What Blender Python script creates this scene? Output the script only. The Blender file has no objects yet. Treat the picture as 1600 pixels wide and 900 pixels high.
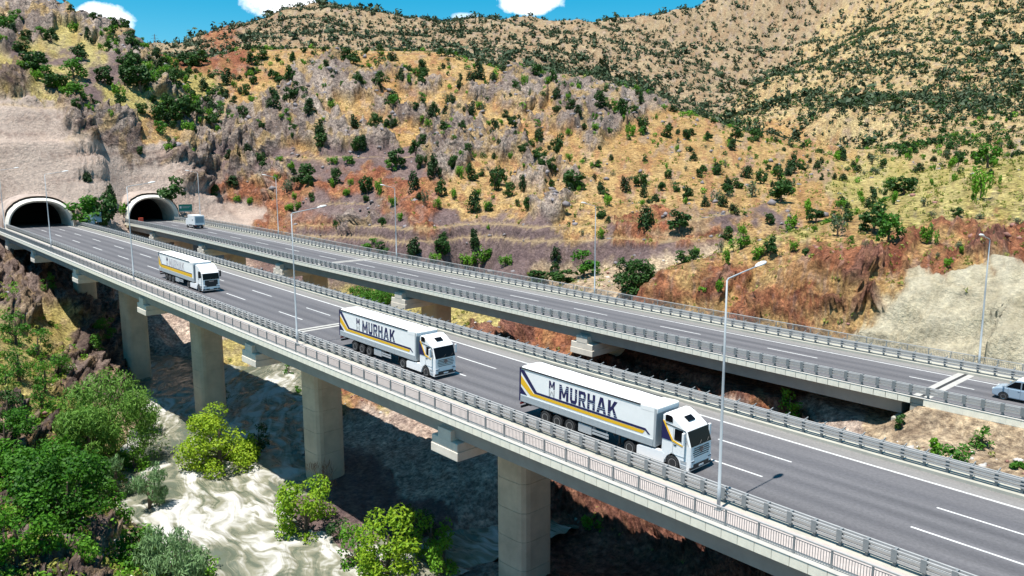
import bpy, bmesh, math, random
import numpy as np
from mathutils import Vector, Matrix
random.seed(7); np.random.seed(7)
S = bpy.context.scene
COL = S.collection
R = math.radians
# ------------------------------------------------------------------ camera
cd = bpy.data.cameras.new('camera'); cam = bpy.data.objects.new('camera', cd); COL.objects.link(cam)
cd.sensor_width = 36.0; cd.lens = 28.2045; cd.clip_start = 0.5; cd.clip_end = 20000
cam.matrix_world = Matrix(((0.661330,-0.113277,0.741492,0.0000),(0.750082,0.105716,-0.652841,-36.1817),(-0.004436,0.987923,0.154880,21.2302),(0,0,0,1)))
S.camera = cam
# ------------------------------------------------------------------ daylight
SUN_EL, SUN_AZ = 74.0, 172.5       # azimuth clockwise from +Y
w = bpy.data.worlds.new('World'); S.world = w; w.use_nodes = True
nt = w.node_tree; N = nt.nodes; LK = nt.links; N.clear()
def nd(t, **k):
    n = N.new(t)
    for a, b in k.items(): setattr(n, a, b)
    return n
sky = nd('ShaderNodeTexSky', sky_type='NISHITA', sun_disc=False, sun_elevation=R(SUN_EL), sun_rotation=R(SUN_AZ), altitude=900, air_density=1.0, dust_density=0.35, ozone_density=2.2)
hs = nd('ShaderNodeHueSaturation'); hs.inputs['Saturation'].default_value = 1.62; hs.inputs['Hue'].default_value = 0.474; hs.inputs['Value'].default_value = 1.15
LK.new(sky.outputs[0], hs.inputs['Color'])
tc = nd('ShaderNodeTexCoord')
nz = nd('ShaderNodeTexNoise'); nz.inputs['Scale'].default_value = 26; nz.inputs['Detail'].default_value = 7; nz.inputs['Roughness'].default_value = .62
LK.new(tc.outputs['Generated'], nz.inputs['Vector'])
def mth(op, a, b=None, clamp=False):
    n = nd('ShaderNodeMath', operation=op, use_clamp=clamp)
    for i, x in enumerate((a, b)):
        if x is None: continue
        if isinstance(x, (int, float)): n.inputs[i].default_value = x
        else: LK.new(x, n.inputs[i])
    return n.outputs[0]
tot = None
# small fair-weather clouds low over the ridges: (direction, half width, half height, thickness)
for (dx, dy, dz), sx, sy, th in [((-0.9537,0.2594,0.1522),0.0319,0.0160,0.95),((-0.8837,0.4320,0.1800),0.0447,0.0215,1.00),((-0.7233,0.6649,0.1865),0.0447,0.0144,1.00),((-0.7741,0.6101,0.1691),0.0176,0.0056,0.40),((-0.9821,0.0449,0.1829),0.0957,0.0399,1.00),((-0.5337,0.7969,0.2831),0.1117,0.0399,1.00),((-0.1084,0.9770,0.1838),0.1596,0.0479,1.00)]:
    c = Vector((dx, dy, dz)).normalized(); rt = c.cross(Vector((0, 0, 1))).normalized(); up = rt.cross(c)
    outs = []
    for ax, s in ((rt, sx), (up, sy)):
        dp = nd('ShaderNodeVectorMath', operation='DOT_PRODUCT'); LK.new(tc.outputs['Generated'], dp.inputs[0]); dp.inputs[1].default_value = ax
        outs.append(mth('DIVIDE', dp.outputs['Value'], s))
    dp = nd('ShaderNodeVectorMath', operation='DOT_PRODUCT'); LK.new(tc.outputs['Generated'], dp.inputs[0]); dp.inputs[1].default_value = c
    front = mth('GREATER_THAN', dp.outputs['Value'], 0.5)
    r2 = mth('ADD', mth('POWER', mth('ABSOLUTE', outs[0]), 2.2), mth('POWER', mth('ABSOLUTE', outs[1]), 2.2))
    m = mth('SUBTRACT', mth('ADD', 1.0, mth('MULTIPLY', mth('SUBTRACT', nz.outputs[0], .5), 3.2)), r2)
    m = mth('MULTIPLY', mth('MULTIPLY', mth('MULTIPLY', m, 1.25, True), front), th)
    tot = m if tot is None else mth('MAXIMUM', tot, m)
mx = nd('ShaderNodeMixRGB'); LK.new(tot, mx.inputs[0]); LK.new(hs.outputs[0], mx.inputs[1]); mx.inputs[2].default_value = (14.5, 14.6, 14.9, 1)
bg = nd('ShaderNodeBackground'); bg.inputs[1].default_value = 0.08; LK.new(mx.outputs[0], bg.inputs[0])
wo = nd('ShaderNodeOutputWorld'); LK.new(bg.outputs[0], wo.inputs[0])
sd = bpy.data.lights.new('sun', 'SUN'); sd.energy = 5.0; sd.angle = R(0.5); sd.color = (1.0, .96, .9)
so = bpy.data.objects.new('sun', sd); COL.objects.link(so)
sv = Vector((math.sin(R(SUN_AZ))*math.cos(R(SUN_EL)), math.cos(R(SUN_AZ))*math.cos(R(SUN_EL)), math.sin(R(SUN_EL))))
so.rotation_euler = sv.to_track_quat('Z', 'Y').to_euler(); so.location = (0, -60, 120)
S.view_settings.view_transform = 'Standard'; S.view_settings.look = 'None'; S.view_settings.exposure = 0.62; S.view_settings.gamma = 1.0
S.cycles.max_bounces = 6; S.cycles.diffuse_bounces = 2; S.cycles.glossy_bounces = 2; S.cycles.transmission_bounces = 3; S.cycles.transparent_max_bounces = 4
# ------------------------------------------------------------------ surveyed points of the valley (world metres)
TYPES=[(-338.8,140.6,69.4,0),(-317.5,154.0,65.8,0),(-287.8,163.8,59.6,0),(-295.5,186.6,66.1,0),(-271.4,181.7,57.0,0),(-266.4,139.8,46.7,0),(-264.6,121.6,41.0,0),(-249.3,120.1,35.7,0),(-229.6,153.9,35.9,0),(-236.6,166.0,41.3,0),(-224.9,175.1,38.7,0),(-200.3,158.0,29.6,0),(-179.2,148.8,21.9,0),(-164.6,147.6,19.9,0),(-178.9,179.6,26.1,0),(-161.6,174.8,21.7,0),(-148.1,173.1,19.7,0),(-141.5,151.7,16.2,0),(-135.5,122.6,12.0,0),(-121.8,144.8,13.3,0),(-108.9,136.6,10.7,0),(-157.9,119.3,13.1,0),(-150.9,101.1,9.0,0),(-167.1,97.5,10.2,0),(-190.7,121.5,20.2,0),(-233.3,122.7,31.0,0),(-117.5,175.8,14.4,0),(-126.6,211.7,17.5,0),(-149.7,266.4,21.5,0),(-189.8,192.6,31.0,0),(-183.3,206.5,29.9,0),(-167.8,208.2,25.1,0),(-153.3,217.9,21.6,0),(-163.7,213.9,23.9,0),(-250.8,152.6,44.0,0),(-331.0,121.2,60.4,0),(-330.0,112.1,57.2,0),(-242.1,86.4,24.5,0),(-100.2,142.2,9.4,0),(-96.5,119.7,7.0,0),(-104.1,106.9,8.0,0),(-134.3,102.6,8.1,0),(-262.9,49.8,32.3,0),(-241.8,390.2,36.3,0),(-225.5,388.9,32.6,0),(-51.3,57.5,6.3,0),(-51.6,75.2,9.8,0),(-43.4,74.4,8.8,0),(-42.1,92.8,12.1,0),(-43.6,56.0,2.8,0),(-51.3,53.5,0.3,0),(-47.2,55.2,2.3,0),(-61.6,63.9,4.4,0),(-67.2,58.0,6.2,0),(-65.7,65.3,7.2,0),(-58.8,69.2,7.9,0),(-47.2,57.8,6.2,0),(-41.8,59.8,5.8,0),(-55.6,81.5,11.0,0),(-42.5,80.3,9.7,0),(-56.6,74.0,9.5,0),(-68.6,55.5,5.4,0),(-36.3,71.8,8.4,0),(-61.9,53.7,2.0,0),(-55.2,26.2,-16.4,12),(-60.1,26.2,-15.8,12),(-51.5,25.1,-17.0,12),(-48.5,25.6,-16.7,12),(-59.7,23.8,-17.2,12),(-56.2,38.2,-3.6,12),(-50.4,37.6,-3.2,12),(-109.8,54.3,-10.4,12),(-104.0,55.3,-8.5,12),(-61.6,38.9,-3.3,12),(-46.4,64.3,8.3,12),(-46.3,60.6,8.0,12),(-37.4,79.4,9.5,12),(-43.5,57.8,4.8,12),(-43.6,42.0,-2.7,12),(-225.1,68.7,7.3,1),(-223.4,76.4,12.8,1),(-209.4,87.9,15.6,1),(-200.6,91.1,14.7,1),(-206.5,69.4,5.5,1),(-190.2,92.9,13.2,1),(-69.2,54.8,4.5,1),(-62.1,55.4,3.9,1),(-57.3,55.8,2.3,1),(-65.7,62.1,6.0,1),(-51.3,57.5,6.3,1),(-51.7,66.4,8.7,1),(-46.8,78.4,9.9,1),(-42.7,85.3,10.6,1),(-34.5,79.6,9.9,1),(-49.5,54.8,2.0,1),(-54.4,55.5,3.7,1),(-45.0,70.3,8.5,1),(-48.0,56.4,4.3,1),(-40.4,72.8,8.3,1),(-243.6,66.0,10.9,1),(-247.2,65.7,14.5,1),(-167.3,81.0,6.7,1),(-91.0,52.1,-8.6,1),(-40.4,37.8,-4.5,1),(-42.3,35.9,-3.7,1),(-103.3,24.8,-15.3,1),(-112.5,26.7,-16.3,1),(-99.8,103.5,5.0,1),(-112.1,101.8,6.2,1),(-694.0,248.8,126.8,1),(-370.3,118.4,69.3,1),(-357.7,95.8,60.9,1),(-82.2,11.1,-16.9,2),(-73.6,9.3,-16.8,2),(-78.9,5.8,-16.7,2),(-74.7,5.1,-16.7,2),(-69.9,10.3,-16.6,2),(-87.6,14.4,-16.9,2),(-198.0,68.6,2.6,2),(-184.8,72.8,3.4,2),(-165.9,72.4,4.7,2),(-159.1,82.9,4.7,2),(-154.8,91.7,4.5,2),(-134.2,89.9,5.2,2),(-208.8,74.7,9.6,2),(-192.2,77.4,7.4,2),(-234.3,82.2,20.1,2),(-221.6,95.4,21.9,2),(-211.4,102.8,21.3,2),(-244.7,78.7,22.3,2),(-132.7,84.5,0.6,2),(-125.9,89.9,1.3,2),(-119.2,95.2,2.3,2),(-106.2,92.6,2.7,2),(-100.7,96.0,3.5,2),(-96.4,100.9,4.2,2),(-155.0,79.7,-0.5,2),(-150.5,88.0,-1.3,2),(-104.1,106.9,8.0,2),(-99.5,116.9,7.7,2),(-96.7,125.1,8.1,2),(-156.1,71.2,0.4,2),(-253.0,65.3,20.5,2),(-257.0,65.0,23.8,2),(-209.3,70.9,7.0,2),(-302.1,22.6,55.5,2),(-291.5,31.1,53.2,2),(-287.5,43.1,51.9,2),(-263.2,22.3,42.4,2),(-269.7,34.0,41.7,2),(-311.9,138.1,60.0,3),(-297.6,124.2,52.8,3),(-279.0,122.0,46.6,3),(-280.4,111.9,43.8,3),(-284.9,137.1,52.7,3),(-266.2,91.8,33.5,3),(-263.9,83.6,30.9,3),(-261.9,75.9,28.8,3),(-266.9,71.6,31.9,3),(-262.1,65.3,28.5,3),(-258.3,128.7,41.0,3),(-250.8,134.9,39.7,3),(-239.0,137.8,35.9,3),(-228.4,144.0,33.4,3),(-250.8,171.6,47.3,3),(-241.2,176.6,44.4,3),(-252.1,179.4,49.0,3),(-234.9,217.5,45.9,3),(-218.1,206.9,39.5,3),(-230.2,201.2,42.4,3),(-216.2,176.7,36.1,3),(-201.3,184.8,33.4,3),(-164.4,123.2,14.7,3),(-202.6,139.6,26.1,3),(-206.4,123.9,24.0,3),(-216.9,121.5,26.2,3),(-235.9,104.1,28.5,3),(-373.3,31.3,79.5,3),(-359.0,38.9,73.7,3),(-378.3,54.9,80.3,3),(-360.6,59.5,72.5,3),(-352.5,68.8,66.2,3),(-337.5,67.6,60.9,3),(-248.5,24.7,33.0,3),(-251.2,31.9,32.3,3),(-256.7,53.1,26.5,3),(-255.3,60.2,22.4,3),(-251.4,68.8,20.6,3),(-256.6,75.6,25.5,3),(-235.7,76.3,16.6,3),(-140.7,102.5,9.4,3),(-286.2,58.2,43.9,3),(-340.4,34.7,66.5,3),(-334.2,27.4,65.1,3),(-270.6,62.6,34.9,3),(-189.4,75.6,6.0,3),(-275.6,152.1,52.9,3),(-250.0,90.6,28.7,3),(-711.5,227.8,121.4,4),(-665.1,264.5,127.8,4),(-668.2,295.4,139.2,4),(-726.2,357.9,161.6,4),(-687.9,377.1,150.0,4),(-654.2,397.8,142.4,4),(-605.4,420.7,135.7,4),(-632.0,504.7,143.9,4),(-610.1,554.7,146.2,4),(-646.0,671.1,161.2,4),(-676.7,775.6,182.0,4),(-670.8,845.5,196.5,4),(-683.5,932.9,224.2,4),(-526.6,489.9,113.7,4),(-483.7,510.5,100.7,4),(-475.3,571.5,98.2,4),(-517.1,604.2,122.2,4),(-592.3,793.3,151.8,4),(-626.8,911.5,182.1,4),(-460.3,610.0,93.6,4),(-419.2,517.3,74.9,4),(-489.4,409.4,103.9,4),(-556.5,411.0,118.5,4),(-508.5,300.8,103.9,4),(-541.3,277.8,112.2,4),(-534.4,786.5,131.4,4),(-604.4,952.2,183.0,4),(-602.4,1028.8,207.1,4),(-452.3,507.6,87.0,4),(-265.5,18.3,43.4,5),(-261.0,20.0,40.6,5),(-283.4,15.3,50.0,5),(-344.0,43.9,67.8,5),(-311.3,28.4,59.5,5),(-299.2,42.6,56.4,5),(-279.3,29.7,47.8,5),(-268.1,38.8,39.9,5),(-272.7,47.7,40.6,5),(-276.6,55.8,40.2,5),(-329.2,77.7,54.9,5),(-336.8,87.9,56.1,5),(-139.5,61.0,-10.7,5),(-134.8,64.4,-9.1,5),(-122.3,64.6,-9.4,5),(-114.9,200.9,15.8,5),(-89.5,165.9,12.0,5),(-59.3,115.5,15.6,5),(-53.9,115.3,15.8,5),(-50.6,123.2,17.9,5),(-49.5,129.2,19.5,5),(-46.8,103.8,14.3,5),(-51.7,96.8,13.3,5),(-62.7,77.8,10.3,5),(-92.0,105.6,4.2,5),(-144.2,260.4,20.3,5),(-173.0,-1.3,-8.5,5),(-116.1,-16.1,-11.0,5),(-117.5,-12.9,-12.9,5),(-135.5,-14.4,-7.2,5),(-102.0,-18.9,-12.4,5),(-60.6,75.7,10.1,5),(-52.2,86.7,11.8,5),(-41.1,100.0,13.7,5),(-126.5,-18.3,-7.5,5),(-102.5,26.6,-15.0,5),(-142.9,61.8,-9.8,5),(-152.2,25.1,-16.8,5),(-146.7,24.1,-18.1,5),(-107.4,26.1,-15.6,5),(-127.8,25.3,-18.2,5),(-250.5,8.1,32.7,6),(-251.4,14.4,33.8,6),(-247.5,18.8,31.7,6),(-241.7,7.3,24.3,6),(-239.8,14.2,24.4,6),(-238.9,21.6,23.6,6),(-240.6,26.8,24.0,6),(-238.6,4.6,16.3,6),(-234.3,15.4,16.9,6),(-242.1,30.3,21.9,6),(-242.5,35.7,20.3,6),(-239.6,40.3,16.6,6),(-240.3,32.8,17.2,6),(-237.8,47.5,13.3,6),(-233.6,49.3,7.7,6),(-232.3,54.3,6.7,6),(-239.3,62.9,5.9,6),(-240.9,47.0,16.8,6),(-248.2,42.7,24.3,6),(-234.0,22.9,16.0,6),(-239.1,55.3,11.0,6),(-96.0,23.6,-15.8,7),(-83.2,23.4,-15.3,7),(-75.5,23.8,-14.1,7),(-70.7,22.9,-13.8,7),(-99.4,23.5,-15.6,7),(-175.9,25.0,-15.3,7),(-181.3,21.6,-12.9,7),(-177.5,28.5,-14.0,7),(-91.2,24.7,-15.8,7),(-73.4,18.1,-15.3,7),(-81.5,18.2,-16.0,7),(-89.2,19.2,-16.7,7),(-66.1,16.2,-15.6,7),(-154.9,33.0,-18.7,7),(-38.0,38.4,-3.4,7),(-35.4,35.9,-3.9,7),(-76.6,15.8,-16.5,7),(-44.8,34.2,-4.7,7),(-256.4,22.0,37.8,8),(-249.8,23.5,34.3,8),(-245.7,25.7,30.2,8),(-246.0,28.6,28.7,8),(-246.7,33.6,26.8,8),(-246.4,37.7,24.6,8),(-245.3,42.1,22.0,8),(-246.0,47.5,20.6,8),(-246.2,52.7,17.4,8),(-272.8,14.0,46.3,8),(-268.5,16.2,44.7,8),(-205.7,-2.6,-1.6,8),(-204.2,2.0,-3.3,8),(-177.0,0.8,-6.8,8),(-171.0,3.6,-11.5,8),(-178.7,-3.3,-6.5,8),(-154.5,-1.5,-11.7,8),(-155.5,2.7,-14.9,8),(-184.6,-6.5,-4.3,8),(-113.0,-18.7,-9.7,8),(-107.4,-17.2,-11.9,8),(-103.8,-21.0,-10.8,8),(-142.1,-3.7,-13.4,8),(-86.2,-24.1,-11.6,8),(-82.0,-17.6,-14.9,8),(-71.8,-25.7,-10.7,8),(-39.4,57.9,5.2,9),(-37.1,60.7,6.6,9),(-34.8,63.8,7.3,9),(-32.2,66.1,8.1,9),(-29.2,64.9,7.8,9),(-40.0,56.2,3.2,9),(-36.5,56.4,3.0,9),(-33.3,56.8,3.3,9),(-30.2,57.3,3.7,9),(-27.1,57.0,4.2,9),(-31.3,55.4,1.1,9),(-27.0,53.5,2.1,9),(-36.4,54.9,0.8,9),(-39.3,54.9,1.1,9),(-27.7,60.6,5.7,9),(-94.4,-11.9,-18.2,10),(-80.9,-16.2,-15.6,10),(-101.4,-3.8,-20.4,10),(-136.8,3.3,-19.2,10),(-125.0,87.1,-3.8,10),(-107.9,81.0,-1.1,10),(-102.6,70.0,-1.5,10),(-26.0,31.6,-2.0,10),(-22.8,32.3,-1.8,10),(-20.6,34.2,-1.1,10),(-18.3,29.6,-2.0,10),(-25.9,33.8,-1.3,10),(-22.3,34.7,-0.6,10),(-28.5,33.6,-1.7,10),(-97.5,94.0,2.0,10),(-95.2,99.4,3.1,10),(-279.3,389.5,42.9,11),(-278.5,423.0,49.7,11),(-275.6,455.8,58.7,11),(-306.6,555.8,83.9,11),(-331.6,657.6,108.3,11),(-317.0,685.3,114.9,11),(-319.3,754.9,131.9,11),(-295.9,765.9,130.5,11),(-274.2,780.2,129.6,11),(-213.9,643.4,91.1,11),(-247.3,638.3,93.8,11),(-243.5,571.9,79.8,11),(-250.2,537.1,69.6,11),(-258.3,507.6,64.3,11),(-240.8,430.9,51.9,11),(-244.4,408.4,44.0,11),(-210.9,410.2,39.6,11),(-196.5,432.5,46.3,11),(-195.2,481.3,55.3,11),(-185.7,525.1,60.6,11),(-157.0,479.2,49.6,11),(-146.4,418.9,37.2,11),(-162.8,398.6,34.1,11),(-186.1,394.4,31.5,11),(-215.8,398.8,33.0,11),(-336.1,561.8,86.7,11),(-354.5,646.4,110.0,11),(-390.0,847.1,161.6,11),(-328.8,851.2,160.7,11),(-283.2,835.8,153.3,11),(-340.7,542.3,76.1,11),(-553.0,1025.7,184.1,11),(-372.6,882.1,176.2,11)]
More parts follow.
